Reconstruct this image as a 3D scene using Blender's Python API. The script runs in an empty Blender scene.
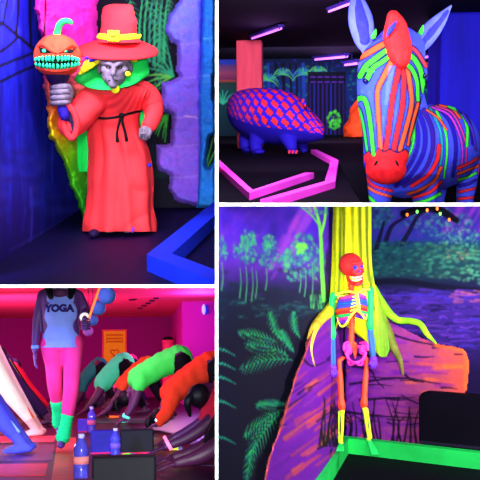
import bpy, bmesh, math, random
import numpy as np
from mathutils import Vector, Matrix, noise

random.seed(7)
np.random.seed(7)
SC = bpy.context.scene
COL = SC.collection
FPX = 900.0            # focal length in pixels of the 480 px frame
CAM = Vector((0.0, 0.0, 2.6))

# ------------------------------------------------------------------ camera
cd = bpy.data.cameras.new('camera')
cd.sensor_width = 36.0
cd.sensor_fit = 'HORIZONTAL'
cd.lens = FPX / 480.0 * 36.0
cd.clip_start = 0.05
cd.clip_end = 200
co = bpy.data.objects.new('camera', cd)
COL.objects.link(co)
co.location = CAM
co.rotation_euler = (math.pi / 2, 0, 0)
SC.camera = co
SC.view_settings.view_transform = 'Standard'
SC.view_settings.look = 'None'
SC.view_settings.gamma = 1.0
SC.view_settings.exposure = 0.0
SC.view_settings.use_curve_mapping = False


def lin(c):
    c = np.asarray(c, dtype=float) / 255.0
    return np.where(c <= 0.04045, c / 12.92, ((c + 0.055) / 1.055) ** 2.4)


# ------------------------------------------------------------------ rooms
class Room:
    """A bay of the building: x right, y deep, z up, measured from the viewpoint."""
    def __init__(s, xv, yh):
        f = Vector((xv - 240, FPX, -(yh - 240))).normalized()
        x = f.cross(Vector((0, 0, 1))).normalized()
        z = x.cross(f).normalized()
        s.R = Matrix((x, f, z)).transposed()
        s.Ri = s.R.inverted()
        s.M = Matrix.Translation(CAM) @ s.R.to_4x4()

    def ray(s, px, py):
        r = s.Ri @ Vector((px - 240, FPX, -(py - 240)))
        return r / r.y

    def at(s, px, py, d):
        return s.ray(px, py) * d

    def floor(s, px, py, z):
        r = s.ray(px, py)
        return r * (z / r.z)

    def proj(s, p):
        w = s.R @ Vector(p)
        return 240 + FPX * w.x / w.y, 240 - FPX * w.z / w.y

    def proj_np(s, P):
        R = np.array(s.R)
        W = P @ R.T
        return 240 + FPX * W[:, 0] / W[:, 1], 240 - FPX * W[:, 2] / W[:, 1]

    def onwall(s, px, py, p0, p1, off=0.0):
        """point where the sight line meets the upright plane through p0, p1"""
        u = Vector((p1.x - p0.x, p1.y - p0.y, 0)).normalized()
        n = Vector((u.y, -u.x, 0))
        if n.y > 0:
            n = -n
        q = p0 + n * off
        r = s.ray(px, py)
        return r * (q.dot(n) / r.dot(n))


# ------------------------------------------------------------------ materials
def _noise_mix(nt, base_socket_set, c1, c2, scale, detail=4.0, stretch=None):
    tc = nt.nodes.new('ShaderNodeTexCoord')
    no = nt.nodes.new('ShaderNodeTexNoise')
    no.inputs['Scale'].default_value = scale
    no.inputs['Detail'].default_value = detail
    if stretch:
        mp = nt.nodes.new('ShaderNodeMapping')
        mp.inputs['Scale'].default_value = stretch
        nt.links.new(tc.outputs['Object'], mp.inputs['Vector'])
        nt.links.new(mp.outputs['Vector'], no.inputs['Vector'])
    else:
        nt.links.new(tc.outputs['Object'], no.inputs['Vector'])
    rp = nt.nodes.new('ShaderNodeValToRGB')
    rp.color_ramp.elements[0].position = 0.3
    rp.color_ramp.elements[1].position = 0.7
    rp.color_ramp.elements[0].color = (*c1, 1)
    rp.color_ramp.elements[1].color = (*c2, 1)
    nt.links.new(no.outputs['Fac'], rp.inputs['Fac'])
    nt.links.new(rp.outputs['Color'], base_socket_set)


_mc = {}


def mat(name, c, var=0.12, scale=9.0, rough=0.7, spec=0.15, metal=0.0, stretch=None, bump=0.0, trans=0.0, emit=None, estr=0.0):
    if name in _mc:
        return _mc[name]
    m = bpy.data.materials.new(name)
    m.use_nodes = True
    nt = m.node_tree
    b = nt.nodes['Principled BSDF']
    b.inputs['Roughness'].default_value = rough
    b.inputs['Specular IOR Level'].default_value = spec
    b.inputs['Metallic'].default_value = metal
    l = lin(c)
    c1 = tuple(np.clip(l * (1 - var), 0, 1))
    c2 = tuple(np.clip(l * (1 + var), 0, 1))
    _noise_mix(nt, b.inputs['Base Color'], c1, c2, scale, stretch=stretch)
    if trans:
        b.inputs['Transmission Weight'].default_value = trans
    if emit is not None:
        b.inputs['Emission Color'].default_value = (*lin(emit), 1)
        b.inputs['Emission Strength'].default_value = estr
    if bump:
        no = nt.nodes.new('ShaderNodeTexNoise')
        no.inputs['Scale'].default_value = scale * 3
        tc = nt.nodes.new('ShaderNodeTexCoord')
        nt.links.new(tc.outputs['Object'], no.inputs['Vector'])
        bp = nt.nodes.new('ShaderNodeBump')
        bp.inputs['Strength'].default_value = bump
        bp.inputs['Distance'].default_value = 0.02
        nt.links.new(no.outputs['Fac'], bp.inputs['Height'])
        nt.links.new(bp.outputs['Normal'], b.inputs['Normal'])
    _mc[name] = m
    return m


def paint_mat(name='paint', rough=0.75, spec=0.1, var=0.08, scale=30.0):
    """brushed paint: pigment from the colour attribute, mottled by noise"""
    if name in _mc:
        return _mc[name]
    m = bpy.data.materials.new(name)
    m.use_nodes = True
    nt = m.node_tree
    b = nt.nodes['Principled BSDF']
    b.inputs['Roughness'].default_value = rough
    b.inputs['Specular IOR Level'].default_value = spec
    at = nt.nodes.new('ShaderNodeAttribute')
    at.attribute_name = 'Col'
    mx = nt.nodes.new('ShaderNodeMix')
    mx.data_type = 'RGBA'
    mx.blend_type = 'MULTIPLY'
    mx.inputs[0].default_value = 1.0
    nt.links.new(at.outputs['Color'], mx.inputs[6])
    _noise_mix(nt, mx.inputs[7], (1 - 2 * var,) * 3, (1, 1, 1), scale)
    nt.links.new(mx.outputs[2], b.inputs['Base Color'])
    _mc[name] = m
    return m


def set_cols(me, cols):
    a = me.color_attributes.new('Col', 'FLOAT_COLOR', 'POINT')
    n = len(me.vertices)
    buf = np.ones((n, 4), dtype=np.float32)
    buf[:, :3] = lin(np.asarray(cols))
    a.data.foreach_set('color', buf.ravel())


def verts_np(me):
    n = len(me.vertices)
    a = np.empty(n * 3, dtype=np.float32)
    me.vertices.foreach_get('co', a)
    return a.reshape(n, 3).astype(float)


def norms_np(me):
    n = len(me.vertices)
    a = np.empty(n * 3, dtype=np.float32)
    me.vertices.foreach_get('normal', a)
    return a.reshape(n, 3).astype(float)


# ------------------------------------------------------------------ mesh builder
def crom(pts, n):
    """smooth interpolation of a list of equal-length tuples"""
    P = np.array([tuple(p) for p in pts], dtype=float)
    if len(P) < 3:
        t = np.linspace(0, 1, n)[:, None]
        return P[0] * (1 - t) + P[-1] * t
    out = []
    m = len(P) - 1
    for i in range(n):
        t = i / (n - 1) * m
        k = min(int(t), m - 1)
        t -= k
        p1, p2 = P[k], P[k + 1]
        p0 = P[k - 1] if k > 0 else 2 * p1 - p2
        p3 = P[k + 2] if k + 2 <= m else 2 * p2 - p1
        out.append(0.5 * (2 * p1 + (p2 - p0) * t + (2 * p0 - 5 * p1 + 4 * p2 - p3) * t * t + (3 * p1 - p0 - 3 * p2 + p3) * t ** 3))
    return np.array(out)


class MB:
    def __init__(s):
        s.v = []
        s.f = []

    def add(s, vs, fs):
        o = len(s.v)
        s.v += [tuple(p) for p in vs]
        s.f += [tuple(i + o for i in f) for f in fs]

    def rings(s, rings, closed=True, cap=True):
        n = len(rings[0])
        vs = [p for r in rings for p in r]
        fs = []
        for i in range(len(rings) - 1):
            for j in range(n if closed else n - 1):
                a = i * n + j
                b = i * n + (j + 1) % n
                fs.append((a, b, b + n, a + n))
        if cap and closed:
            fs.append(tuple(reversed(range(n))))
            fs.append(tuple(range((len(rings) - 1) * n, len(rings) * n)))
        s.add(vs, fs)
        return s

    def tube(s, pts, rad, n=12, seg=None, flat=1.0, up=None, round_ends=True):
        """swept tube through pts with radius per point; flat squashes it along 'up'"""
        if np.isscalar(rad):
            rad = [rad] * len(pts)
        seg = seg or max(2, (len(pts) - 1) * 6 + 1)
        if len(pts) == 2 and seg < 3:
            seg = 3
        D = crom([(*p, r) for p, r in zip(pts, rad)], seg)
        P = D[:, :3]
        R = np.maximum(D[:, 3], 1e-4)
        T = np.gradient(P, axis=0)
        T /= np.linalg.norm(T, axis=1)[:, None] + 1e-12
        if round_ends:
            ex = []
            for (i, sg) in ((0, -1), (len(P) - 1, 1)):
                ex.append([(P[i] + T[i] * sg * R[i] * math.sin(a), R[i] * math.cos(a)) for a in (math.pi * .17, math.pi * .33, math.pi * .46)])
            pre = ex[0][::-1]
            P = np.vstack([[p for p, _ in pre], P, [p for p, _ in ex[1]]])
            R = np.concatenate([[r for _, r in pre], R, [r for _, r in ex[1]]])
            T = np.vstack([[T[0]] * 3, T, [T[-1]] * 3])
        u = np.array(up, dtype=float) if up is not None else None
        if u is None:
            u = np.array((0, 0, 1.0)) if abs(T[0][2]) < 0.8 else np.array((0, 1.0, 0))
        rings = []
        for p, t, r in zip(P, T, R):
            b = u - t * u.dot(t)
            if np.linalg.norm(b) < 1e-6:
                b = np.array((1.0, 0, 0)) - t * t[0]
            b /= np.linalg.norm(b)
            if up is None:
                u = b
            c = np.cross(t, b)
            rings.append([p + c * (r * math.cos(2 * math.pi * j / n)) + b * (r * flat * math.sin(2 * math.pi * j / n)) for j in range(n)])
        s.rings(rings)
        return s

    def ell(s, c, r, rot=None, n=20, m=12):
        c = Vector(c)
        rot = rot or Matrix.Identity(3)
        vs = [c + rot @ Vector((0, 0, r[2]))]
        for i in range(1, m):
            a = math.pi * i / m
            for j in range(n):
                b = 2 * math.pi * j / n
                vs.append(c + rot @ Vector((r[0] * math.sin(a) * math.cos(b), r[1] * math.sin(a) * math.sin(b), r[2] * math.cos(a))))
        vs.append(c + rot @ Vector((0, 0, -r[2])))
        fs = []
        for j in range(n):
            fs.append((0, 1 + j, 1 + (j + 1) % n))
        for i in range(m - 2):
            for j in range(n):
                a = 1 + i * n + j
                b = 1 + i * n + (j + 1) % n
                fs.append((a, a + n, b + n, b))
        k = len(vs) - 1
        o = 1 + (m - 2) * n
        for j in range(n):
            fs.append((k, o + (j + 1) % n, o + j))
        s.add(vs, fs)
        return s

    def box(s, c, h, rot=None, bev=0.0):
        """box with half sizes h, optionally with chamfered edges"""
        c = Vector(c)
        rot = rot or Matrix.Identity(3)
        if bev <= 0:
            vs = [c + rot @ Vector((x * h[0], y * h[1], z * h[2])) for x in (-1, 1) for y in (-1, 1) for z in (-1, 1)]
            s.add(vs, [(0, 1, 3, 2), (4, 6, 7, 5), (0, 4, 5, 1), (2, 3, 7, 6), (0, 2, 6, 4), (1, 5, 7, 3)])
            return s
        bm = bmesh.new()
        bmesh.ops.create_cube(bm, size=2.0)
        for v in bm.verts:
            v.co = Vector((v.co.x * h[0], v.co.y * h[1], v.co.z * h[2]))
        bmesh.ops.bevel(bm, geom=bm.edges[:], offset=bev, segments=2, profile=0.5, affect='EDGES')
        bm.verts.index_update()
        s.add([c + rot @ v.co for v in bm.verts], [tuple(v.index for v in f.verts) for f in bm.faces])
        bm.free()
        return s

    def lathe(s, prof, c=(0, 0, 0), rot=None, n=32):
        c = Vector(c)
        rot = rot or Matrix.Identity(3)
        s.rings([[c + rot @ Vector((r * math.cos(2 * math.pi * j / n), r * math.sin(2 * math.pi * j / n), z)) for j in range(n)] for r, z in prof])
        return s

    def hexa(s, a, b):
        """solid between two quads a and b (4 points each)"""
        s.add(list(a) + list(b), [(3, 2, 1, 0), (4, 5, 6, 7), (0, 1, 5, 4), (1, 2, 6, 5), (2, 3, 7, 6), (3, 0, 4, 7)])
        return s

    def mesh(s, name):
        me = bpy.data.meshes.new(name)
        me.from_pydata(s.v, [], s.f)
        me.validate()
        bm = bmesh.new()
        bm.from_mesh(me)
        bmesh.ops.recalc_face_normals(bm, faces=bm.faces)
        bm.to_mesh(me)
        bm.free()
        return me


def smooth(me, on=True):
    me.polygons.foreach_set('use_smooth', [on] * len(me.polygons))


def fuse(mb, voxel, it=3, name='body', fac=0.5):
    """merge overlapping shapes into one continuous surface"""
    me = mb.mesh(name)
    o = bpy.data.objects.new('tmp', me)
    COL.objects.link(o)
    r = o.modifiers.new('r', 'REMESH')
    r.mode = 'VOXEL'
    r.voxel_size = voxel
    if it:
        sm = o.modifiers.new('s', 'SMOOTH')
        sm.iterations = it
        sm.factor = fac
    dg = bpy.context.evaluated_depsgraph_get()
    dg.update()
    out = bpy.data.meshes.new_from_object(o.evaluated_get(dg))
    out.name = name
    bpy.data.objects.remove(o)
    bpy.data.meshes.remove(me)
    out.materials.clear()
    smooth(out)
    return out


def join_mesh(me, mb):
    """append the builder's shapes to an existing mesh"""
    bm = bmesh.new()
    bm.from_mesh(me)
    t = mb.mesh('t')
    bm.from_mesh(t)
    bm.to_mesh(me)
    bm.free()
    bpy.data.meshes.remove(t)
    smooth(me)
    return me


def tagit(o, label=None, cat=None, group=None, kind=None):
    if label:
        o['label'] = label
    if cat:
        o['category'] = cat
    if group:
        o['group'] = group
    if kind:
        o['kind'] = kind
    return o


def link(name, me, m, parent=None, room=None, loc=(0, 0, 0), sm=True):
    if isinstance(me, MB):
        me = me.mesh(name)
        smooth(me, sm)
    me.name = name
    if m is not None:
        me.materials.append(m)
    o = bpy.data.objects.new(name, me)
    COL.objects.link(o)
    if parent is not None:
        o.parent = parent
    elif room is not None:
        o.matrix_world = room.M @ Matrix.Translation(Vector(loc))
    return o


class Fig:
    """a thing with parts: an Empty at its base; Q() gives points relative to it"""
    def __init__(s, room, name, label, cat, px, py, d, group=None):
        s.room = room
        s.d = d
        s.k = d / FPX
        s.loc = room.at(px, py, d)
        s.o = bpy.data.objects.new(name, None)
        s.o.empty_display_size = 0.1
        COL.objects.link(s.o)
        s.o.matrix_world = room.M @ Matrix.Translation(s.loc)
        tagit(s.o, label, cat, group)

    def Q(s, px, py, dd=0.0):
        return s.room.at(px, py, s.d + dd) - s.loc

    def part(s, name, me, m, parent=None, label=None, sm=True):
        o = link(name, me, m, parent or s.o, sm=sm)
        if label:
            o['label'] = label
        return o


def copy_tree(o, parent=None):
    c = o.copy()
    COL.objects.link(c)
    if parent is not None:
        c.parent = parent
    for ch in [x for x in bpy.data.objects if x.parent == o]:
        copy_tree(ch, c)
    return c


def clip_mesh(me, room, x0=None, x1=None, y0=None, y1=None, loc=(0, 0, 0)):
    """trim a mesh (room coordinates) where it meets the neighbouring partitions"""
    bm = bmesh.new()
    bm.from_mesh(me)
    cam = -Vector(loc)
    for kind, val, keep in (('x', x0, 1), ('x', x1, -1), ('y', y0, 1), ('y', y1, -1)):
        if val is None:
            continue
        if kind == 'x':
            a, b = room.ray(val, 0), room.ray(val, 480)
        else:
            a, b = room.ray(0, val), room.ray(480, val)
        n = a.cross(b).normalized()
        # which side is inside
        t = room.ray(val + keep * 10, 240) if kind == 'x' else room.ray(240, val + keep * 10)
        if t.dot(n) < 0:
            n = -n
        bmesh.ops.bisect_plane(bm, geom=bm.verts[:] + bm.edges[:] + bm.faces[:], plane_co=cam, plane_no=n, clear_inner=True)
    bm.to_mesh(me)
    bm.free()
    return me


# ------------------------------------------------------------------ mural painting (pigment per point of a wall)
class Canvas:
    def __init__(s, x0, y0, x1, y1, col, res=1.0):
        s.x0, s.y0, s.res = x0, y0, res
        s.W = int((x1 - x0) / res) + 1
        s.H = int((y1 - y0) / res) + 1
        s.X, s.Y = np.meshgrid(x0 + np.arange(s.W) * res, y0 + np.arange(s.H) * res)
        s.C = np.ones((s.H, s.W, 3)) * np.array(col, dtype=float)

    def _win(s, xa, ya, xb, yb):
        i0 = max(0, int((ya - s.y0) / s.res))
        i1 = min(s.H, int((yb - s.y0) / s.res) + 2)
        j0 = max(0, int((xa - s.x0) / s.res))
        j1 = min(s.W, int((xb - s.x0) / s.res) + 2)
        return slice(i0, max(i0, i1)), slice(j0, max(j0, j1))

    def mix(s, w, m, col):
        c = s.C[w]
        s.C[w] = c + (np.array(col, dtype=float) - c) * m[..., None]

    def grad(s, stops, axis='y', xa=-1e9, xb=1e9, ya=-1e9, yb=1e9):
        t = s.Y if axis == 'y' else s.X
        ks = [k for k, _ in stops]
        g = np.stack([np.interp(t, ks, [c[i] for _, c in stops]) for i in range(3)], -1)
        m = (s.X >= xa) & (s.X <= xb) & (s.Y >= ya) & (s.Y <= yb)
        s.C[m] = g[m]

    def blob(s, x, y, rx, ry, col, a=1.0, soft=0.4, ang=0.0):
        r = max(rx, ry) * 1.3
        w = s._win(x - r, y - r, x + r, y + r)
        dx, dy = s.X[w] - x, s.Y[w] - y
        c, sn = math.cos(ang), math.sin(ang)
        u, v = (dx * c + dy * sn) / rx, (-dx * sn + dy * c) / ry
        q = np.sqrt(u * u + v * v)
        s.mix(w, np.clip((1 - q) / max(soft, .02) , 0, 1) * a, col)

    def stroke(s, pts, w0, w1, col, a=1.0, soft=0.6, n=None):
        P = crom(pts, n or max(6, len(pts) * 6)) if len(pts) > 2 else np.array(pts, dtype=float)
        m = max(w0, w1) + 1.5
        w = s._win(P[:, 0].min() - m, P[:, 1].min() - m, P[:, 0].max() + m, P[:, 1].max() + m)
        X, Y = s.X[w], s.Y[w]
        if X.size == 0:
            return
        best = np.full(X.shape, -9.0)
        L = len(P) - 1
        for i in range(L):
            ax, ay = P[i]
            bx, by = P[i + 1]
            ll = (bx - ax) ** 2 + (by - ay) ** 2 + 1e-9
            t = np.clip(((X - ax) * (bx - ax) + (Y - ay) * (by - ay)) / ll, 0, 1)
            d = np.hypot(X - ax - t * (bx - ax), Y - ay - t * (by - ay))
            wd = w0 + (w1 - w0) * (i + t) / L
            best = np.maximum(best, wd - d)
        s.mix(w, np.clip(best / soft + 0.5, 0, 1) * a, col)

    def poly(s, pts, col, a=1.0):
        P = np.array(pts, dtype=float)
        w = s._win(P[:, 0].min(), P[:, 1].min(), P[:, 0].max(), P[:, 1].max())
        s.mix(w, inside(s.X[w], s.Y[w], P).astype(float) * a, col)

    def frond(s, x, y, ang, ln, col, leaf=9, n=11, w=1.0, bend=0.25, dark=None):
        """a palm leaf: bent rib with leaflets on both sides"""
        px, py, a = x, y, ang
        st = ln / n
        rib = [(px, py)]
        for i in range(n):
            px += math.cos(a) * st
            py += math.sin(a) * st
            a += bend / n
            rib.append((px, py))
            l = leaf * (math.sin(math.pi * (i + 1.2) / (n + 1.2)) * 0.8 + 0.25)
            for sd in (-1, 1):
                b = a + sd * (0.95 - 0.4 * i / n)
                q = (px + math.cos(b) * l, py + math.sin(b) * l + 0.12 * l)
                m = (px + math.cos(b) * l * .5, py + math.sin(b) * l * .5)
                s.stroke([(px, py), m, q], w, w * .25, [min(255, max(0, c * random.uniform(.7, 1.2))) for c in col], .9, n=4)
        s.stroke(rib, w * .8, w * .3, [c * .8 for c in col], n=8)

    def foliage(s, x, y, rx, ry, cols, n=120, r=2.2, a=.7):
        for _ in range(n):
            t, q = random.uniform(0, 6.283), math.sqrt(random.random())
            rr = r * random.uniform(.5, 1.3)
            s.blob(x + math.cos(t) * rx * q, y + math.sin(t) * ry * q, rr, rr * random.uniform(.6, 1.1), random.choice(cols), a * random.uniform(.5, 1), .6, random.uniform(0, 3))

    def sample(s, px, py):
        u = np.clip((px - s.x0) / s.res, 0, s.W - 1.001)
        v = np.clip((py - s.y0) / s.res, 0, s.H - 1.001)
        j, i = u.astype(int), v.astype(int)
        fu, fv = (u - j)[:, None], (v - i)[:, None]
        C = s.C
        return np.clip(C[i, j] * (1 - fu) * (1 - fv) + C[i, j + 1] * fu * (1 - fv) + C[i + 1, j] * (1 - fu) * fv + C[i + 1, j + 1] * fu * fv, 0, 255)


def inside(X, Y, P):
    r = np.zeros(X.shape, dtype=bool)
    n = len(P)
    for i in range(n):
        x1, y1 = P[i]
        x2, y2 = P[(i + 1) % n]
        if y1 == y2:
            continue
        c = ((y1 > Y) != (y2 > Y)) & (X < (x2 - x1) * (Y - y1) / (y2 - y1) + x1)
        r ^= c
    return r


def sdist(X, Y, P):
    """distance to a closed outline, positive inside"""
    d = np.full(X.shape, 1e9)
    n = len(P)
    for i in range(n):
        ax, ay = P[i]
        bx, by = P[(i + 1) % n]
        ll = (bx - ax) ** 2 + (by - ay) ** 2 + 1e-9
        t = np.clip(((X - ax) * (bx - ax) + (Y - ay) * (by - ay)) / ll, 0, 1)
        d = np.minimum(d, np.hypot(X - ax - t * (bx - ax), Y - ay - t * (by - ay)))
    return np.where(inside(X, Y, P), d, -d)


def wall(name, room, p0, p1, z0, z1, nu, nv, canvas=None, m=None, clip=None, power=1.0):
    """upright painted wall from floor point p0 to p1"""
    p0, p1 = Vector(p0), Vector(p1)
    vs = []
    for i in range(nv + 1):
        z = z0 + (z1 - z0) * i / nv
        for j in range(nu + 1):
            t = (j / nu) ** power
            q = p0 + (p1 - p0) * t
            vs.append((q.x, q.y, z))
    fs = [(i * (nu + 1) + j, i * (nu + 1) + j + 1, (i + 1) * (nu + 1) + j + 1, (i + 1) * (nu + 1) + j) for i in range(nv) for j in range(nu)]
    me = bpy.data.meshes.new(name)
    me.from_pydata(vs, [], fs)
    if clip:
        clip_mesh(me, room, **clip)
    if canvas is not None:
        V = verts_np(me)
        px, py = room.proj_np(V)
        set_cols(me, canvas.sample(px, py))
        m = m or paint_mat()
    o = link(name, me, m, room=room)
    o['kind'] = 'structure'
    return o


def slab(name, room, pts, m, clip=None, kind='structure', thick=0.0):
    me = bpy.data.meshes.new(name)
    n = len(pts)
    if thick:
        vs = [tuple(p) for p in pts] + [(p[0], p[1], p[2] - thick) for p in pts]
        fs = [tuple(range(n)), tuple(reversed(range(n, 2 * n)))] + [(i, i + n, (i + 1) % n + n, (i + 1) % n) for i in range(n)]
        me.from_pydata(vs, [], fs)
    else:
        me.from_pydata([tuple(p) for p in pts], [], [tuple(range(n))])
    if clip:
        clip_mesh(me, room, **clip)
    o = link(name, me, m, room=room)
    if kind:
        o['kind'] = kind
    return o


def relief(room, p0, p1, outline, thick, canvas, res=1.1, bumpy=0.0, off=0.02, seed=0, edge=2.5, wob=0.0):
    """foam board on a wall: px outline laid onto the wall plane, given thickness and a lumpy face"""
    P = np.array(outline, dtype=float)
    xa, ya, xb, yb = P[:, 0].min(), P[:, 1].min(), P[:, 0].max(), P[:, 1].max()
    nx, ny = int((xb - xa) / res) + 1, int((yb - ya) / res) + 1
    X, Y = np.meshgrid(np.linspace(xa, xb, nx + 1), np.linspace(ya, yb, ny + 1))
    if wob:
        jx = np.array([[noise.noise((x * .12, y * .12, seed)) for x in X[0]] for y in Y[:, 0]]) * wob
        jy = np.array([[noise.noise((x * .12, y * .12, seed + 9)) for x in X[0]] for y in Y[:, 0]]) * wob
    else:
        jx = jy = 0
    sd = sdist(X + jx, Y + jy, P)
    keep = np.zeros((ny, nx), dtype=bool)
    for i in range(ny):
        for j in range(nx):
            keep[i, j] = (sd[i, j] + sd[i + 1, j] + sd[i, j + 1] + sd[i + 1, j + 1]) > 0
    idx = {}
    front, back = [], []
    cols = []

    def vid(i, j):
        if (i, j) not in idx:
            x, y, q = X[i, j], Y[i, j], sd[i, j]
            h = thick * (min(1.0, max(0.0, q + .6) / edge)) ** .5
            h += bumpy * noise.noise((x * .08, y * .08, seed)) + bumpy * .4 * noise.noise((x * .3, y * .3, seed))
            front.append(room.onwall(x, y, p0, p1, off + max(h, .003)))
            back.append(room.onwall(x, y, p0, p1, off))
            cols.append((x, y))
            idx[(i, j)] = len(front) - 1
        return idx[(i, j)]
    fs = []
    edges = {}
    for i in range(ny):
        for j in range(nx):
            if keep[i, j]:
                q = (vid(i, j), vid(i + 1, j), vid(i + 1, j + 1), vid(i, j + 1))
                fs.append(q)
                for a, b in zip(q, q[1:] + q[:1]):
                    if (b, a) in edges:
                        del edges[(b, a)]
                    else:
                        edges[(a, b)] = 1
    n = len(front)
    allf = list(fs)
    for (a, b) in edges:
        allf.append((b, a, a + n, b + n))
    allf += [tuple(k + n for k in reversed(f)) for f in fs]
    V = [tuple(v) for v in front + back]
    c = sum((Vector(v) for v in V), Vector()) / len(V)
    zmin = min(v[2] for v in V)
    c.z = zmin
    me = bpy.data.meshes.new('board')
    me.from_pydata([tuple(Vector(v) - c) for v in V], [], allf)
    A = np.array(cols + cols)
    set_cols(me, canvas.sample(A[:, 0], A[:, 1]))
    smooth(me)
    return me, c


def light(kind, name, room, loc, power, color, size=0.5, target=None, spot=60, blend=.5, sizey=None):
    l = bpy.data.lights.new(name, kind)
    l.energy = power
    l.color = color
    if kind == 'AREA':
        l.size = size
        if sizey:
            l.shape = 'RECTANGLE'
            l.size_y = sizey
    else:
        l.shadow_soft_size = size
    if kind == 'SPOT':
        l.spot_size = math.radians(spot)
        l.spot_blend = blend
    o = bpy.data.objects.new(name, l)
    COL.objects.link(o)
    w = room.M @ Vector(loc)
    o.location = w
    if target is not None:
        t = room.M @ Vector(target)
        o.rotation_euler = (t - w).to_track_quat('-Z', 'Y').to_euler()
    return o


def loft_px(fig, rows, n=56, pleat=0.0, nple=14, seg=None, seed=0, cap=True, jit=0.0):
    """closed body lofted through rows (py, xl, xr, half depth m, depth offset m)"""
    D = crom(rows, seg or (len(rows) - 1) * 6 + 1)
    rings = []
    for i, (py, xl, xr, rd, dy) in enumerate(D):
        f = i / (len(D) - 1)
        ring = []
        for j in range(n):
            a = 2 * math.pi * j / n
            w = 1.0
            if pleat:
                w += pleat * (.18 + .82 * f ** 1.1) * (math.sin(a * nple + seed + 1.3 * math.sin(a * 3 + seed)) * .6 + .6 * noise.noise((math.cos(a) * 3, math.sin(a) * 3, seed + f * 1.5)))
            if jit:
                w += jit * noise.noise((math.cos(a) * 2.2 + seed, math.sin(a) * 2.2, f * 6))
            cx = (xl + xr) / 2 + (xr - xl) / 2 * math.cos(a) * w
            ring.append(fig.Q(cx, py, dy - rd * math.sin(a) * w))
        rings.append(ring)
    return MB().rings(rings, cap=cap)


def hand(mb, w, d, n, size, side=1, curl=.35, spread=1.0):
    """palm, four unequal bent fingers and a thumb; w wrist, d pointing direction, n back-of-hand normal"""
    w, d, n = Vector(w), Vector(d).normalized(), Vector(n).normalized()
    n = (n - d * n.dot(d)).normalized()
    s = d.cross(n) * side
    k = size / 0.18
    pc = w + d * .045 * k
    rot = Matrix((s, d, n)).transposed()
    mb.ell(pc, (.04 * k, .052 * k, .017 * k), rot, 12, 8)
    for i, (off, ln, sp) in enumerate(((-.03, .068, -.12), (-.01, .08, -.03), (.011, .075, .05), (.03, .058, .15))):
        b = w + d * .085 * k + s * off * k
        dr = (d + s * sp * spread).normalized()
        p1 = b + dr * ln * .45 * k - n * curl * .012 * k
        p2 = p1 + (dr * math.cos(curl) - n * math.sin(curl)).normalized() * ln * .33 * k
        p3 = p2 + (dr * math.cos(curl * 2) - n * math.sin(curl * 2)).normalized() * ln * .26 * k
        mb.tube([b - dr * .02 * k, p1, p2, p3], [.0095 * k, .009 * k, .008 * k, .006 * k], 8, 7)
    b = w + d * .025 * k - s * .03 * k
    q = (d * .65 - s * .75).normalized()
    p1 = b + q * .035 * k
    p2 = p1 + (q * .8 + d * .35 - n * curl * .4).normalized() * .033 * k
    mb.tube([b, p1, p2], [.013 * k, .010 * k, .007 * k], 8, 6)
    return mb
# =====================================================================
# BAY A : the witch
# =====================================================================
RA = Room(250, 100)
ZA = -1.2
dark_plate = mat('partition_black', (20, 14, 34), rough=.9)
trim_white = mat('white_trim', (250, 250, 250), var=.0, rough=.5)

ca = Canvas(-60, -60, 230, 300, (14, 8, 60), 1.0)
# left: blue waterfall cloth with a black web
lw = ca.X < 90
ca.grad([(-60, (26, 24, 190)), (40, (22, 26, 205)), (110, (16, 20, 185)), (170, (22, 26, 170)), (215, (20, 12, 120)), (262, (14, 5, 84))], xb=90)  # uneven light down the wall is put into the pigment
for i in range(240):
    x = random.uniform(-60, 85)
    y = random.uniform(-60, 190)
    ln = random.uniform(20, 90)
    c = random.choice([(10, 8, 110), (30, 50, 235), (20, 30, 225), (60, 70, 240), (24, 14, 150), (40, 60, 220), (18, 10, 130)])
    ca.stroke([(x, y), (x + random.uniform(-2, 3), y + ln / 2), (x + random.uniform(-3, 4), y + ln)], random.uniform(.5, 2.2), .4, c, random.uniform(.25, .6), 1.2, n=4)
for i in range(60):
    x, y = random.uniform(-20, 76), random.uniform(150, 215)
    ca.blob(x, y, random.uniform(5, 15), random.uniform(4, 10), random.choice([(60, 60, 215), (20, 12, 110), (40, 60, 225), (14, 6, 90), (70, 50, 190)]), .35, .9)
blk = (5, 3, 14)
for p, w in (([(-20, 14), (0, 22), (18, 36), (38, 53), (44, 58)], 1.5), ([(0, 52), (10, 45), (18, 37)], 1.4), ([(0, 66), (20, 58), (36, 52)], 1.4),
             ([(0, 82), (18, 73), (34, 66), (44, 60)], 1.3), ([(9, -10), (6, 8), (3, 25)], 1.0), ([(18, -10), (18, 14), (16, 36)], 1.2),
             ([(30, -10), (30, 20), (31, 48)], 1.2), ([(34, -10), (40, 18), (43, 50)], 1.2), ([(-10, 30), (4, 24)], 1.0)):
    ca.stroke(p, w, w * .8, blk, .95, n=10)
ca.stroke([(10, 250), (40, 234), (74, 214)], .7, .7, (70, 60, 160), .5)
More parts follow.
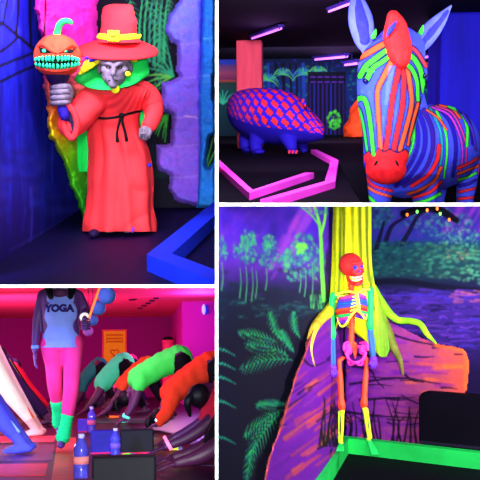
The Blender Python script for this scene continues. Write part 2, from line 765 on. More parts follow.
# back wall: night palms
bw = Canvas(60, -60, 230, 260, (10, 6, 26), 1.0)
for (x, y, a, l, lf) in ((128, -8, 1.3, 70, 12), (142, -10, 1.2, 90, 14), (152, -12, 1.35, 100, 14), (160, 0, 1.5, 90, 10), (170, -8, 1.6, 60, 8)):
    bw.frond(x, y, a, l, (40, 130, 90), lf, 14, .9, .3)
for x in range(138, 166, 5):
    bw.stroke([(x + 6, -10), (x + 2, 20), (x + 1, 60 + random.uniform(-5, 10))], .4, 1.6, (40, 150 + random.uniform(-30, 30), 100), .9)
for (a, l) in ((2.5, 34), (2.85, 36), (3.1, 36), (3.4, 34), (3.7, 36), (4.1, 36), (4.5, 36)):
    bw.stroke([(173, 76), (173 + math.cos(a) * l * .5, 76 + math.sin(a) * l * .5 - 2), (173 + math.cos(a) * l, 76 + math.sin(a) * l)], 1.3, .4, (90, 190, 70) if a < 3.2 else (40, 160, 110), .9)
for (a, l) in ((.9, 26), (1.3, 26), (1.7, 28), (2.1, 26), (2.5, 22), (.4, 14)):
    bw.stroke([(168, 114), (168 - abs(math.cos(a)) * l * .5, 114 + math.sin(a) * l * .5), (168 - abs(math.cos(a)) * l * .8, 114 + math.sin(a) * l)], 1.2, .4, (60, 190, 60), .9)
for i in range(8):
    bw.stroke([(152 + i * 2, 178), (149 + i * 2.4, 160), (150 + i * 3, 145)], .7, .3, (24, 60, 50), .7)
for p in ([(206, 164), (210, 150), (213, 138)], [(208, 166), (213, 155), (216, 150)]):
    bw.stroke(p, 1.0, .4, (60, 190, 80), .9)

fa0, fa1 = RA.floor(0, 262, ZA), RA.floor(74, 213, ZA)
ua = (fa1 - fa0).normalized()
YB = 10.1
tt = (YB - fa0.y) / ua.y
crn = fa0 + ua * tt
fstart = fa0 - ua * ((fa0.y - 5.9) / ua.y)
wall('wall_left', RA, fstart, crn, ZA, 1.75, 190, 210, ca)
wall('wall_back', RA, crn, (-.25, YB, ZA), ZA, 1.75, 170, 240, bw, clip=dict(x1=217))
fl = mat('dark_floor', (9, 3, 50), var=.2, scale=3, rough=.6, spec=.08)
slab('floor', RA, [(-3.2, 4.9, ZA), (1.0, 4.9, ZA), (1.0, YB, ZA), (-3.2, YB, ZA)], fl, clip=dict(x1=217, y1=285.2))

# ---- foam rock columns
cr = Canvas(20, -50, 120, 230, (230, 40, 150), 1.0)
cr.grad([(-50, (225, 30, 175)), (50, (236, 40, 150)), (75, (246, 70, 120)), (92, (255, 105, 80)), (112, (255, 130, 52)), (124, (250, 180, 30)), (136, (235, 220, 25)), (150, (170, 225, 25)), (170, (100, 215, 30)), (214, (40, 190, 50))])
for i in range(70):
    x, y = random.uniform(36, 100), random.uniform(-20, 210)
    cr.stroke([(x, y), (x + random.uniform(-6, 9), y + random.uniform(2, 12))], .5, .8, cr.sample(np.array([x]), np.array([y]))[0] * random.choice((.72, 1.2)), .5)
for i in range(25):
    x = random.uniform(48, 98)
    cr.stroke([(x, random.uniform(0, 40)), (x + 2, random.uniform(40, 80))], 1.5, 1, (200, 20, 170), .35, 1.5)
cr.stroke([(46, -10), (45, 20), (43, 50)], .8, .8, blk, .9)
PL = (crn, Vector((-.25, YB, ZA)))
PL1 = (RA.onwall(34, 230, Vector((-2, 7.7, ZA)), Vector((2, 7.7, ZA))), RA.onwall(100, 214, Vector((-2, 10.0, ZA)), Vector((2, 10.0, ZA))))
me, c = relief(RA, *PL1, [(34, -30), (98, -30), (98, 30), (100, 120), (98, 216), (82, 219), (76, 198), (70, 184), (65, 168), (58, 152), (50, 138), (46, 124), (48, 108), (44, 88), (43, 60), (40, 34), (35, 10)], .16, cr, 1.1, .028, .02, 3, 5, 2.5)
tagit(link('foam_rock', me, paint_mat(), room=RA, loc=c), 'tall foam rock column painted pink, orange, yellow and green behind the witch', 'foam rock', kind='thing')

cr2 = Canvas(140, -60, 225, 230, (126, 96, 236), 1.0)
cr2.grad([(-60, (96, 110, 245)), (30, (110, 110, 242)), (60, (124, 96, 238)), (110, (128, 92, 236)), (150, (140, 90, 232)), (205, (120, 70, 215))])
for i in range(160):
    x, y = random.uniform(155, 205), random.uniform(-20, 205)
    cr2.blob(x, y, random.uniform(3, 9), random.uniform(2, 5), random.choice([(150, 110, 245), (100, 100, 240), (150, 80, 225), (90, 110, 245)]), .3, .9)
for yy in (43, 77, 116, 145, 176):
    cr2.stroke([(160, yy), (180, yy + 1.5), (201, yy - 1)], .6, .5, (170, 130, 240), .7)
cr2.stroke([(185, 116), (200, 118)], .8, .5, (225, 170, 235), .8)
me, c = relief(RA, *PL, [(178, -30), (178, 2), (167, 18), (165, 31), (171, 43), (177, 44), (177, 62), (175, 72), (179, 77), (162, 83), (160, 100), (162, 111), (172, 116), (170, 144), (157, 144), (155, 163), (160, 172), (170, 176), (168, 189), (174, 200), (192, 206), (202, 206), (203, -30)], .22, cr2, 1.1, .04, .02, 11, 5, 1.5)
tagit(link('foam_rock', me, paint_mat(), room=RA, loc=c), 'lavender foam rock column with a ragged left edge, right of the witch', 'foam rock', kind='thing')
cr3 = Canvas(180, -60, 225, 240, (40, 130, 245), 1.0)
for i in range(110):
    x, y = random.uniform(190, 220), random.uniform(-40, 215)
    cr3.blob(x, y, random.uniform(3, 8), random.uniform(3, 6), random.choice([(60, 160, 250), (30, 100, 240), (70, 120, 245), (30, 140, 250)]), .35, .9)
cr3.stroke([(200, 39), (216, 38)], .7, .5, (100, 190, 250), .8)
cr3.stroke([(200, 76), (216, 75)], .7, .5, (120, 180, 250), .8)
me, c = relief(RA, *PL, [(203, -30), (216, -30), (216, 74), (214, 76), (214, 99), (216, 101), (216, 134), (210, 137), (206, 164), (208, 168), (213, 163), (216, 155), (216, 209), (196, 208), (199, 150), (198, 100), (201, 60), (202, 20)], .32, cr3, 1.0, .05, .02, 21, 4, .8)
clip_mesh(me, RA, x1=215.2, loc=c)
tagit(link('foam_rock', me, paint_mat(), room=RA, loc=c), 'narrow bright blue foam rock column beside the lavender one', 'foam rock', kind='thing')

# ---- blue kerb on the floor
o0 = RA.floor(147, 271, ZA)
eA = RA.floor(222, 206, ZA) - o0
eB = RA.floor(218, 302, ZA) - o0
uA, uB = eA.normalized(), eB.normalized()
wk = .17
sn = abs(uA.x * uB.y - uA.y * uB.x)
inn = o0 + uA * (wk / sn) + uB * (wk / sn)
poly = [o0, o0 + eB, o0 + eB + uA * (wk / sn), inn, o0 + eA + uB * (wk / sn), o0 + eA]
me = bpy.data.meshes.new('kerb')
base = o0.copy()
vs = [tuple(Vector(p) - base) for p in poly] + [tuple(Vector(p) - base + Vector((0, 0, .12))) for p in poly]
me.from_pydata(vs, [], [(0, 5, 4, 3, 2, 1), (6, 7, 8, 9, 10, 11)] + [(i, (i + 1) % 6, (i + 1) % 6 + 6, i + 6) for i in range(6)])
clip_mesh(me, RA, x1=215.2, y1=285, loc=base)
tagit(link('border_rail', me, mat('rail_blue', (20, 44, 238), scale=4), room=RA, loc=base, sm=False), 'blue L-shaped border rail on the dark floor beside the witch', 'border rail')

# ---- witch
W = Fig(RA, 'witch_figure', 'hunched witch figure in a coral robe and wide hat holding up a pumpkin', 'witch figure', 121, 232, 8.2)
k = W.k
robe_m = mat('robe_coral', (253, 55, 66), var=.06, scale=5, rough=.8, spec=.1, bump=.12)
hat_m = mat('hat_coral', (228, 44, 56), var=.05, scale=5, rough=.85, spec=.05)
skin = mat('grey_skin', (118, 104, 128), var=.3, scale=28, rough=.6, bump=.3)
grn = mat('cape_green', (22, 214, 84), var=.1, scale=6)
blkm = mat('black_paint', (8, 6, 12), var=.2)
ylw = mat('buckle_yellow', (236, 236, 34), var=.06)
# body: head, forearms, hands in one surface
mb = MB()
Q = W.Q
hd = -.50
mb.ell(Q(115, 62, hd + .14), (16.5 * k, .14, 15 * k))
mb.ell(Q(114.5, 63, hd + .02), (14.5 * k, .10, 9 * k))
mb.ell(Q(114, 75, hd), (11.5 * k, .10, 11 * k))
mb.ell(Q(105, 70, hd - .05), (4.2 * k, .04, 3.5 * k))
mb.ell(Q(124, 70, hd - .05), (4.2 * k, .04, 3.5 * k))
mb.tube([Q(101, 62, hd - .06), Q(109, 63.5, hd - .1), Q(114, 66, hd - .10), Q(119, 63.5, hd - .1), Q(127, 61.5, hd - .05)], [2 * k, 2.4 * k, 2 * k, 2.4 * k, 2 * k], 10)
mb.tube([Q(114, 65, hd - .1), Q(113.5, 70, hd - .16), Q(113, 74, hd - .19), Q(112.5, 76, hd - .15)], [1.8 * k, 2.4 * k, 2.6 * k, 1.6 * k], 10)
mb.ell(Q(113, 85, hd - .09), (4.5 * k, .04, 3.4 * k))
mb.tube([Q(107, 79.3, hd - .085), Q(113, 78.2, hd - .12), Q(119, 79.3, hd - .085)], [1 * k, 1.5 * k, 1 * k], 8)
mb.tube([Q(108, 82.2, hd - .085), Q(113, 82.2, hd - .12), Q(118, 82.2, hd - .085)], [1 * k, 1.4 * k, 1 * k], 8)
mb.ell(Q(99, 69, hd + .06), (2 * k, .03, 5 * k))
mb.ell(Q(131, 68, hd + .06), (2 * k, .03, 5 * k))
mb.tube([Q(116, 78, hd + .12), Q(117, 92, hd + .22)], [8 * k, 9 * k], 14)
mb.tube([Q(117, 96, -.2), Q(119, 130, -.06), Q(119, 180, 0)], [17 * k, 18 * k, 15 * k], 16)
mb.tube([Q(98, 96, -.24), Q(84, 112, -.38), Q(72, 126, -.5), Q(66, 113, -.56), Q(61, 104, -.58)], [8 * k, 7 * k, 5.6 * k, 4.8 * k, 4.4 * k], 12)
mb.tube([Q(144, 92, -.2), Q(155, 108, -.16), Q(152, 120, -.26), Q(148, 127, -.34)], [8 * k, 7 * k, 5 * k, 4 * k], 12)
for s_ in (110, 128):
    mb.tube([Q(s_, 175, 0), Q(s_ - 1, 205, -.02), Q(s_ - 1, 229, -.02)], [9 * k, 7 * k, 5 * k], 12)
mb.ell(Q(61, 97, -.57), (6.6 * k, .05, 8 * k))
body = fuse(mb, .011, 3, 'body')
hm = MB()
for i, yy in enumerate((87, 92, 97.5, 102.5)):      # fist wrapped round the pumpkin's handle
    r = (3.0, 3.2, 3.1, 2.7)[i] * k
    hm.tube([Q(52.5, yy + 1, -.56), Q(54.5, yy + .5, -.63), Q(60, yy, -.665), Q(66, yy - .5, -.64), Q(69, yy, -.58)], [r * .9, r, r, r, r * .8], 10)
hm.tube([Q(69, 101, -.56), Q(71, 93, -.6), Q(69, 86, -.64)], [2.8 * k, 2.5 * k, 2 * k], 9)
hm.ell(Q(146, 131.5, -.37), (6.2 * k, .05, 5.6 * k))
for i, (dx, ln) in enumerate(((-5.2, 6), (-2, 7), (1.2, 7), (4.2, 5.5))):
    hm.tube([Q(146 + dx, 131, -.41), Q(145.4 + dx * .95, 134.5, -.44), Q(145 + dx * .9, 132 + ln, -.40), Q(145.5 + dx * .8, 130.5 + ln, -.36)], [1.7 * k, 1.7 * k, 1.5 * k, 1.1 * k], 8)
hm.tube([Q(141, 129.5, -.4), Q(141.5, 133, -.46), Q(145, 133.6, -.47)], [1.8 * k, 1.7 * k, 1.2 * k], 8)
join_mesh(body, hm)
bo = W.part('body', body, skin)
for x in (108.5, 120):
    e = W.part('eye', MB().ell(Q(x, 67.2, hd - .075), (2.5 * k, .014, 1.5 * k)), blkm, bo, 'dark eye socket')
    W.part('pupil', MB().ell(Q(x, 67.4, hd - .088), (.9 * k, .008, .8 * k)), mat('eye_glint', (120, 110, 130)), e)  # pale spot is a glint put on the dark eye
W.part('mouth', MB().ell(Q(113, 80.7, hd - .11), (4.6 * k, .012, .9 * k)), blkm, bo, 'dark open mouth')
# robe
rows = [(83, 100, 136, .10, -.26), (88, 88, 149, .17, -.24), (97, 85, 151, .21, -.2), (108, 87, 143, .21, -.14), (117, 88, 140, .2, -.1), (132, 88, 142, .23, -.06), (155, 89, 150, .26, -.02), (180, 88.5, 153, .30, 0), (205, 87, 153, .33, 0), (222, 83.5, 156, .37, 0), (231.5, 82.5, 157, .38, 0)]
rbm = loft_px(W, rows, 160, .10, 9, 110, 2, jit=.05)
out = []
for p in rbm.v:
    v = Vector(p)
    x_, z_ = v.x / k, v.z / k          # folds fan out below the belt, sag across the chest
    low_ = min(1, max(0, (112 - z_) / 25)) * min(1, max(0, z_ / 14 + .5))
    ph = (x_ + (z_ - 112) * (.10 + .012 * x_)) * .52 + 2.2 * noise.noise((v.x * 3, v.z * 2.2, 4))
    f1 = (abs(math.sin(ph * .5)) ** .7 - .6) * .034 * low_
    up_ = min(1, max(0, (z_ - 116) / 8)) * min(1, max(0, (150 - z_) / 12))
    f2 = math.sin((z_ - .035 * (x_ + 4) ** 2) * .75) * .010 * up_
    f3 = .016 * noise.noise((v.x * 6, v.z * 5, 7))
    sgn_ = -1 if v.y < 0 else 1
    out.append((v.x, v.y + sgn_ * (f1 + f2 + f3), v.z))
rbm.v = out
ro = W.part('robe', rbm, robe_m)
def sleeve(pts, rads):
    m_ = MB().tube(pts, rads, 40, 40, round_ends=True)
    out = []
    for i, p in enumerate(m_.v):
        v = Vector(p)
        q = noise.noise(v * 7) * .014 + math.sin(v.z * 38 + v.x * 26) * .005
        out.append(tuple(v + Vector((q * .5, -q, q * .3))))
    m_.v = out
    return m_
W.part('sleeve', sleeve([Q(104, 96, -.24), Q(93, 101, -.32), Q(84, 111, -.42), Q(76, 120, -.47), Q(71, 124, -.49)], [14 * k, 14.5 * k, 14 * k, 13.5 * k, 13 * k]), robe_m)
W.part('sleeve', sleeve([Q(135, 90, -.2), Q(147, 96, -.18), Q(153, 107, -.17), Q(153, 117, -.26), Q(149.5, 125, -.33)], [11 * k, 11.5 * k, 10.5 * k, 8.5 * k, 7.5 * k]), robe_m)
# open cuff of the raised arm: a thick rim, with a dark plug for the shade inside
ring = [(68, 106), (73.5, 112), (77, 122), (75.5, 133), (71.5, 138), (67, 133), (63.5, 121), (64, 110)]
W.part('cuff', MB().tube([Q(x, y, -.6) for x, y in ring + ring[:2]], 3.0 * k, 12, 60, round_ends=False), robe_m)
W.part('cuff_shade', MB().ell(Q(70.5, 122, -.575), (6.5 * k, .03, 15 * k), Matrix.Rotation(-.12, 3, 'Y')), mat('cuff_shade_dark', (26, 12, 60)))
W.part('forearm_band', MB().tube([Q(64.5, 116, -.62), Q(62.5, 109, -.62)], [4.6 * k, 4.8 * k], 14), mat('band_blue', (40, 20, 150)))
# cape (behind) and collar
W.part('cape', loft_px(W, [(82, 96, 144, .08, .02), (100, 80, 146, .10, .1), (115, 77.5, 147, .1, .13), (140, 77, 146, .1, .14), (160, 77.5, 140, .1, .16), (172, 79, 125, .08, .18)], 70, .05, 9, 40, 5), grn)
rings = []
for (py, xl, xr, rd, dy, dr) in crom([(58, 93, 139, .20, -.24, 24), (60, 87, 142, .23, -.25, 23), (66, 81, 147, .26, -.25, 19), (75, 75, 149, .30, -.25, 13), (79, 75.5, 148, .31, -.25, 11)], 14):
    rings.append([Q((xl + xr) / 2 + (xr - xl) / 2 * math.cos(a) * (1 + .02 * math.sin(a * 9)), py + dr * (max(0, math.sin(a)) ** 1.5) + (2 if math.cos(a) < 0 else -4) * abs(math.cos(a)) * (dr / 11), dy - rd * math.sin(a)) for a in [2 * math.pi * j / 60 for j in range(60)]])
col_o = W.part('collar', MB().rings(rings), grn, label='green cape collar')
W.part('clasp', MB().lathe([(1.2 * k, -.02), (3.6 * k, -.018), (4.2 * k, 0), (3.6 * k, .018), (1.4 * k, .02)], Q(115.5, 89, -.56), Matrix.Rotation(math.pi / 2, 3, 'X'), 20), ylw, col_o)
W.part('clasp', MB().ell(Q(128, 74, -.57), (2.6 * k, .015, 2.2 * k)), ylw, col_o)
# hair
hb = MB()
hb.tube([Q(101, 57, -.44), Q(95, 60, -.52), Q(88, 65, -.55), Q(80, 73, -.55)], [4 * k, 4.6 * k, 4.4 * k, 1.5 * k], 20, 24, .45, (0, 1, 0))
hb.v = [tuple(Vector(v) + Vector((0, .012 * math.sin(v[0] * 90 + v[2] * 90), 0))) for v in hb.v]
W.part('hair', hb, mat('hair_yellow', (236, 214, 30)), bo)
hb = MB()
for (x, y, x2, y2) in ((127, 56, 138, 58), (128, 57, 136, 61), (128, 54, 139, 56)):
    hb.tube([Q(x, y, -.4), Q((x + x2) / 2, (y + y2) / 2, -.47), Q(x2, y2, -.48)], [2 * k, 2.2 * k, 1 * k], 8)
W.part('hair', hb, mat('hair_yellow', (236, 214, 30)), bo)
hb = MB()
for (x, y, x2, y2) in ((100, 54, 90, 56.5), (96, 53, 86, 54)):
    hb.tube([Q(x, y + 3.5, -.5), Q(x2, y2 + 4, -.58)], [2.2 * k, 1.3 * k], 8)
W.part('hair', hb, mat('hair_blue', (40, 24, 190)), bo, 'blue hair strands')
# hat
tilt = Matrix.Rotation(math.radians(17), 3, 'X') @ Matrix.Rotation(math.radians(3), 3, 'Y')
prof = [(0.0, .03), (15 * k, .032), (20 * k, .03), (29 * k, .014), (36 * k, -.006), (38.6 * k, -.018), (39 * k, -.03), (36 * k, -.034), (27 * k, -.02), (12 * k, -.012), (0.0, -.012)]
bmb = MB().lathe([(max(r, .002), z) for r, z in prof], Q(117, 47.5, -.3), tilt, 64)
bmb.v = [(x, y, z + .012 * math.sin(6 * x + 1) + .008 * noise.noise((x * 5, y * 5, 0))) for x, y, z in bmb.v]
hat = W.part('hat', bmb, hat_m, label='wide coral hat with a bent crown')
cb = loft_px(W, [(4, 112, 126, .04, -.2), (5, 107.5, 131, .08, -.21), (7, 104, 133, .11, -.22), (11, 102.5, 134, .14, -.24), (17, 101.5, 135, .15, -.26), (21.5, 101.5, 137.5, .16, -.28), (25, 101.5, 137, .17, -.29), (31, 100.5, 136.5, .18, -.3), (37, 99.5, 138, .18, -.3), (43, 97, 141, .2, -.31)], 48, 0, 0, 48, 3, jit=.03)
W.part('crown', cb, hat_m, hat)
pts = []
for j in range(25):
    a = math.pi * (j / 24)
    pts.append(Q(118.5 - 20.2 * math.cos(a), 35.5 + 2.2 * math.sin(a) * .8, -.29 - .2 * math.sin(a)))
bnd = W.part('hat_band', MB().tube(pts, 2.7 * k, 12, 60, flat=.35, up=(0, -1, 0)), ylw, hat, 'yellow hat band')
W.part('buckle', MB().box(Q(113.5, 36, -.505), (5.5 * k, .016, 5 * k), Matrix.Rotation(.05, 3, 'Y'), .008), ylw, bnd)
W.part('buckle_hole', MB().box(Q(113, 36, -.523), (2.2 * k, .004, 1 * k)), mat('hole_olive', (110, 120, 20)), bnd)
# rope belt
rb = MB()
arc = [(86.5, 115.5, -.16), (93, 117, -.29), (104, 118.2, -.345), (114, 117.5, -.35), (124, 115, -.34), (133, 112.5, -.3), (141, 111, -.18)]
rb.tube([Q(*p) for p in arc], 1.15 * k, 9, 60)
rb.tube([Q(121, 115, -.36), Q(119, 124, -.37), Q(117, 133, -.36), Q(117.5, 141, -.35)], [1.4 * k, 1.2 * k, 1.2 * k, 1.8 * k], 9)
rb.tube([Q(122, 115, -.36), Q(122.5, 123, -.37), Q(125, 132, -.36), Q(126.5, 140, -.35)], [1.4 * k, 1.2 * k, 1.3 * k, 1.8 * k], 9)
rb.ell(Q(121.5, 115.5, -.37), (2.6 * k, .025, 2.6 * k))
W.part('rope_belt', rb, blkm, label='black rope belt with hanging ends')
W.part('shoe', MB().ell(Q(94, 233.5, -.36), (5 * k, .08, 4.2 * k)), mat('shoe_dark', (28, 10, 60)))
W.part('tag', MB().box(Q(133, 230, -.43), (1.2 * k, .008, 2.6 * k), Matrix.Rotation(.3, 3, 'Y'), .004), mat('tag_purple', (110, 40, 200)))
W.part('tag', MB().box(Q(149.5, 165, -.22), (1.6 * k, .008, 2 * k), Matrix.Rotation(.5, 3, 'Y'), .004), mat('tag_blue', (50, 30, 170)))

# ---- pumpkin held in the hand
P = Fig(RA, 'jack_o_lantern', 'grinning orange jack-o-lantern with green teeth held up by the witch', 'pumpkin', 58, 88, 8.2 - .6)
k = P.k
Q = P.Q
org = mat('pumpkin_orange', (246, 66, 44), var=.14, scale=8, rough=.75, bump=.15)
cx, cy, rx, rz, ry = 57.5, 55.5, 22.5 * k, 20.5 * k, .19
rings = []
for i in range(31):
    t = math.pi * (i + .02) / 30.04
    ring = []
    for j in range(64):
        a = 2 * math.pi * j / 64
        sx, cxx = math.sin(t), math.cos(t)
        r = abs(sx) ** .85
        lob = 1 + .035 * math.cos(a * 9) * sx
        wd = 1 + .07 * (-cxx) - .10 * max(0, cxx)
        p = Q(cx, cy) + Vector((rx * r * math.cos(a) * lob * wd, ry * r * math.sin(a) * lob * wd, rz * math.copysign(abs(cxx) ** .82, cxx)))
        ring.append(p)
    rings.append(ring)
pbm = MB().rings(rings)
from mathutils.bvhtree import BVHTree
ptree = BVHTree.FromPolygons([Vector(v) for v in pbm.v], [f for f in pbm.f])


def psurf(px, py, off=0.0):
    """point of the pumpkin's skin, lifted by off"""
    d_ = RA.ray(px, py).normalized()
    hit = ptree.ray_cast(-P.loc, d_)
    if hit[0] is None:
        hit = ptree.find_nearest(Q(px, py, -.05))
    n_ = hit[1]
    if n_.dot(d_) > 0:
        n_ = -n_
    return hit[0] + n_ * off


po = P.part('pumpkin_body', pbm, org)
# heavy brows, cheeks and nose in relief
rb = MB()
rb.tube([psurf(37, 46, -.01), psurf(45, 45.5, .012), psurf(52, 50.5, .015), psurf(56, 53, .0)], [1.6 * k, 2.6 * k, 2.2 * k, 1.2 * k], 10)
rb.tube([psurf(77, 47, -.01), psurf(69, 46, .012), psurf(62, 50.5, .015), psurf(58, 53, .0)], [1.6 * k, 2.6 * k, 2.2 * k, 1.2 * k], 10)
rb.tube([psurf(38, 56), psurf(48, 54.6, .006), psurf(58, 55, .006), psurf(68, 54.5, .006), psurf(77, 56)], 1.2 * k, 8)
rb.tube([psurf(37, 67.5), psurf(47, 69.5, .006), psurf(57.5, 70.3, .006), psurf(68, 69, .006), psurf(78, 66)], 1.5 * k, 8)
P.part('brow', rb, org, po)
for pts in ([(40, 47.5), (46, 49.5), (53, 53), (47, 54), (41, 53)], [(75, 48.5), (68, 50), (61, 53.2), (66, 54), (72, 53)]):
    mbx = MB()
    n_ = len(pts)
    mbx.add([psurf(x, y, .012) for x, y in pts] + [psurf(x, y, -.03) for x, y in pts], [tuple(range(n_)), tuple(range(2 * n_ - 1, n_ - 1, -1))] + [(i, i + n_, (i + 1) % n_ + n_, (i + 1) % n_) for i in range(n_)])
    e = P.part('eye', mbx, blkm, po, 'angry black eye with a green pupil', sm=False)
    x = 44.5 if pts[0][0] < 50 else 64.5
    P.part('pupil', MB().ell(psurf(x, 51.3, .014), (2.0 * k, .01, 1.6 * k)), mat('pupil_green', (60, 225, 140)), e)
for x in (56, 59.5):
    P.part('nostril', MB().ell(psurf(x, 53.8, .014), (.9 * k, .008, .8 * k)), blkm, po)
up = [(36, 58), (46, 56.4), (57.5, 56.5), (69, 56.2), (78, 58.5)]
lo = [(36.5, 65), (46.5, 67.6), (57.5, 68.2), (68.5, 67.2), (78, 64.5)]
U, L = crom(up, 25), crom(lo, 25)
g = MB()
front = [[psurf(U[i][0] * (1 - f) + L[i][0] * f, U[i][1] * (1 - f) + L[i][1] * f, .008) for f in (0, .33, .66, 1)] for i in range(25)]
vs = [p for r in front for p in r]
back = [p + Vector((0, .03, 0)) for p in vs]
fs = [(i * 4 + j, i * 4 + j + 1, i * 4 + j + 5, i * 4 + j + 4) for i in range(24) for j in range(3)]
g.add(vs, fs)
g.add(back, [tuple(reversed(f)) for f in fs])
mo = P.part('mouth', g, blkm, po, 'wide black grin')
teeth = mat('teeth_green', (40, 218, 150), var=.15)
for i in range(13):
    f = (i + .5) / 13 * 24
    a = int(f)
    ux, uy = U[a] * (1 - (f - a)) + U[min(a + 1, 24)] * (f - a)
    lx, ly = L[a] * (1 - (f - a)) + L[min(a + 1, 24)] * (f - a)
    h = (ly - uy)
    P.part('tooth', MB().tube([psurf(ux, uy + .5, .014), psurf(ux + .1, uy + h * .26, .022), psurf(ux, uy + h * .38, .016)], [1.25 * k, 1.35 * k, .8 * k], 8, 6), teeth, mo)
    P.part('tooth', MB().tube([psurf(lx, ly - .5, .014), psurf(lx + .1, ly - h * .26, .022), psurf(lx, ly - h * .38, .016)], [1.25 * k, 1.35 * k, .8 * k], 8, 6), teeth, mo)
P.part('stem', MB().tube([Q(56.5, 38, -.02), Q(57.5, 31, -.03), Q(59.5, 25, -.05), Q(63.5, 21.5, -.06), Q(69, 21.2, -.07), Q(71, 22.8, -.07)], [4.4 * k, 3.3 * k, 3.2 * k, 3.1 * k, 2.6 * k, 1.9 * k], 14), mat('stem_green', (34, 196, 92), bump=.2), po, 'curled green stem')
P.part('handle', MB().lathe([(.002, -.16), (3.2 * k, -.16), (3.4 * k, -.02), (7 * k, .0), (10.5 * k, .04), (12.5 * k, .09), (12 * k, .11), (.002, .11)], Q(58, 84.5), None, 32), mat('handle_dark', (34, 14, 66)), label='dark purple cup and handle under the pumpkin')

# ---- lights of this bay
light('SPOT', 'camera_fill', RA, (-.5, 1.2, .4), 1100, (1, .97, 1), .25, RA.at(110, 130, 8.5), 40, .3)  # unseen front light added near the camera to brighten the bay
light('AREA', 'rock_fill', RA, (.1, 7.6, 1.3), 200, (.95, .92, 1), .7, RA.at(185, 110, 10.1))  # added to brighten the foam rocks, no lamp hangs there
light('AREA', 'floor_wash', RA, (.2, 5.2, .7), 45, (.9, .9, 1), .5, RA.at(190, 240, 8))
light('AREA', 'top_fill', RA, (-1.5, 6.6, 1.2), 105, (.95, .9, 1), 1.0, RA.at(120, 150, 8.6), sizey=.5)  # unseen area light added above the frame
# =====================================================================
# BAY B : the striped zebra, the scaled armadillo and the tube lights
# =====================================================================
RB = Room(300, 105)
ZB, ZPIT, CB, DB = -.8, -2.08, 1.2, 24.0
cb = Canvas(205, 40, 500, 150, (10, 14, 50), .5)
cb.grad([(40, (20, 30, 150)), (52, (30, 50, 185)), (64, (44, 60, 175)), (65, (92, 60, 130)), (73, (150, 66, 105)), (79, (120, 46, 90)), (81, (170, 70, 60)), (83, (40, 60, 60)), (95, (20, 70, 80)), (150, (8, 20, 40))], xb=240)
for a in (-2.6, -2.2, -1.9, -1.6, -1.3, -.9, -.6):
    cb.stroke([(223, 104), (223 + 10 * math.cos(a), 104 + 10 * math.sin(a)), (223 + 18 * math.cos(a), 106 + 16 * math.sin(a))], .8, .3, (60, 190, 150), .9)
cb.grad([(40, (6, 8, 30)), (62, (8, 20, 60)), (85, (12, 40, 110)), (110, (14, 30, 90)), (150, (8, 10, 40))], xa=255)
for i in range(420):
    x, y = random.uniform(262, 440), random.uniform(60, 128)
    cb.blob(x, y, random.uniform(1, 4), random.uniform(1, 3), random.choice([(20, 70, 190), (16, 110, 150), (30, 150, 90), (20, 40, 160), (10, 20, 60), (50, 40, 180), (6, 10, 30), (40, 130, 60)]), .55, .7)
for x in (268, 276, 283, 290, 296, 303, 320):
    cb.stroke([(x, 64), (x + 1, 95), (x + random.uniform(-2, 2), 132)], random.uniform(.7, 1.8), 1.2, random.choice([(6, 6, 24), (10, 20, 60), (30, 60, 160)]), .9)
for (x, y) in ((283, 74), (303, 74), (318, 72), (268, 80)):
    for a in np.linspace(-3.5, .4, 11):
        cb.stroke([(x, y), (x + 7 * math.cos(a), y + 6 * math.sin(a)), (x + 11 * math.cos(a), y + 4 + 7 * math.sin(a))], .9, .4, random.choice([(70, 190, 120), (40, 150, 150), (90, 200, 90), (50, 120, 190)]), .8)
# dark slatted hut
cb.poly([(308, 72), (346, 72), (346, 136), (308, 136)], (8, 5, 26), .9)
for x in np.arange(310, 345, 4.2):
    cb.stroke([(x, 84), (x, 134)], .8, .8, random.choice([(50, 24, 140), (30, 40, 170), (90, 30, 150), (40, 20, 110)]), .85)
for y in (77, 82):
    for x in np.arange(311, 344, 7):
        cb.stroke([(x, y), (x + 4, y)], .9, .9, (90, 40, 170), .8)
cb.foliage(334, 119, 7, 10, [(70, 235, 60), (40, 190, 50), (110, 240, 70)], 60, 2.2, .8)
cb.foliage(272, 126, 10, 7, [(20, 130, 110), (20, 90, 140)], 50, 2, .7)
cb.grad([(40, (6, 6, 30)), (66, (10, 16, 50)), (90, (14, 60, 100)), (110, (16, 70, 120)), (150, (8, 10, 50))], xa=405, xb=440)
for i in range(90):
    cb.blob(random.uniform(408, 432), random.uniform(72, 108), 2.2, 1.4, random.choice([(40, 190, 130), (20, 120, 160), (20, 60, 140), (10, 30, 70)]), .7, .6)
cb.poly([(405, 63), (440, 62), (440, 68), (405, 69)], (235, 80, 40))
xl, xr = (205 - 300) * DB / 900, (470 - 300) * DB / 900
wall('wall_back', RB, (xl, DB, ZB), (xr, DB, ZB), ZB, CB, 460, 150, cb, clip=dict(x0=217))
slab('ceiling', RB, [(-3.2, 8.4, CB), (5.5, 8.4, CB), (5.5, DB, CB), (-3.2, DB, CB)], mat('ceiling_dark', (10, 4, 22), var=.3, scale=2, rough=.9, spec=.05), clip=dict(x0=217))
deckm = mat('deck_black', (5, 2, 13), var=.3, scale=3, rough=.85, spec=.05)
slab('floor', RB, [(-3.2, 6.5, ZB), (.5, 6.5, ZB), (.5, 12.2, ZB), (5.5, 12.2, ZB), (5.5, DB, ZB), (-3.2, DB, ZB)], deckm, clip=dict(x0=218.1, y1=203))
slab('floor_pit', RB, [(.5, 8.15, ZPIT), (4.2, 8.15, ZPIT), (4.2, 12.2, ZPIT), (.5, 12.2, ZPIT)], deckm)
slab('wall_riser', RB, [(.5, 8.15, ZPIT), (.5, 12.2, ZPIT), (.5, 12.2, ZB), (.5, 8.15, ZB)], deckm)
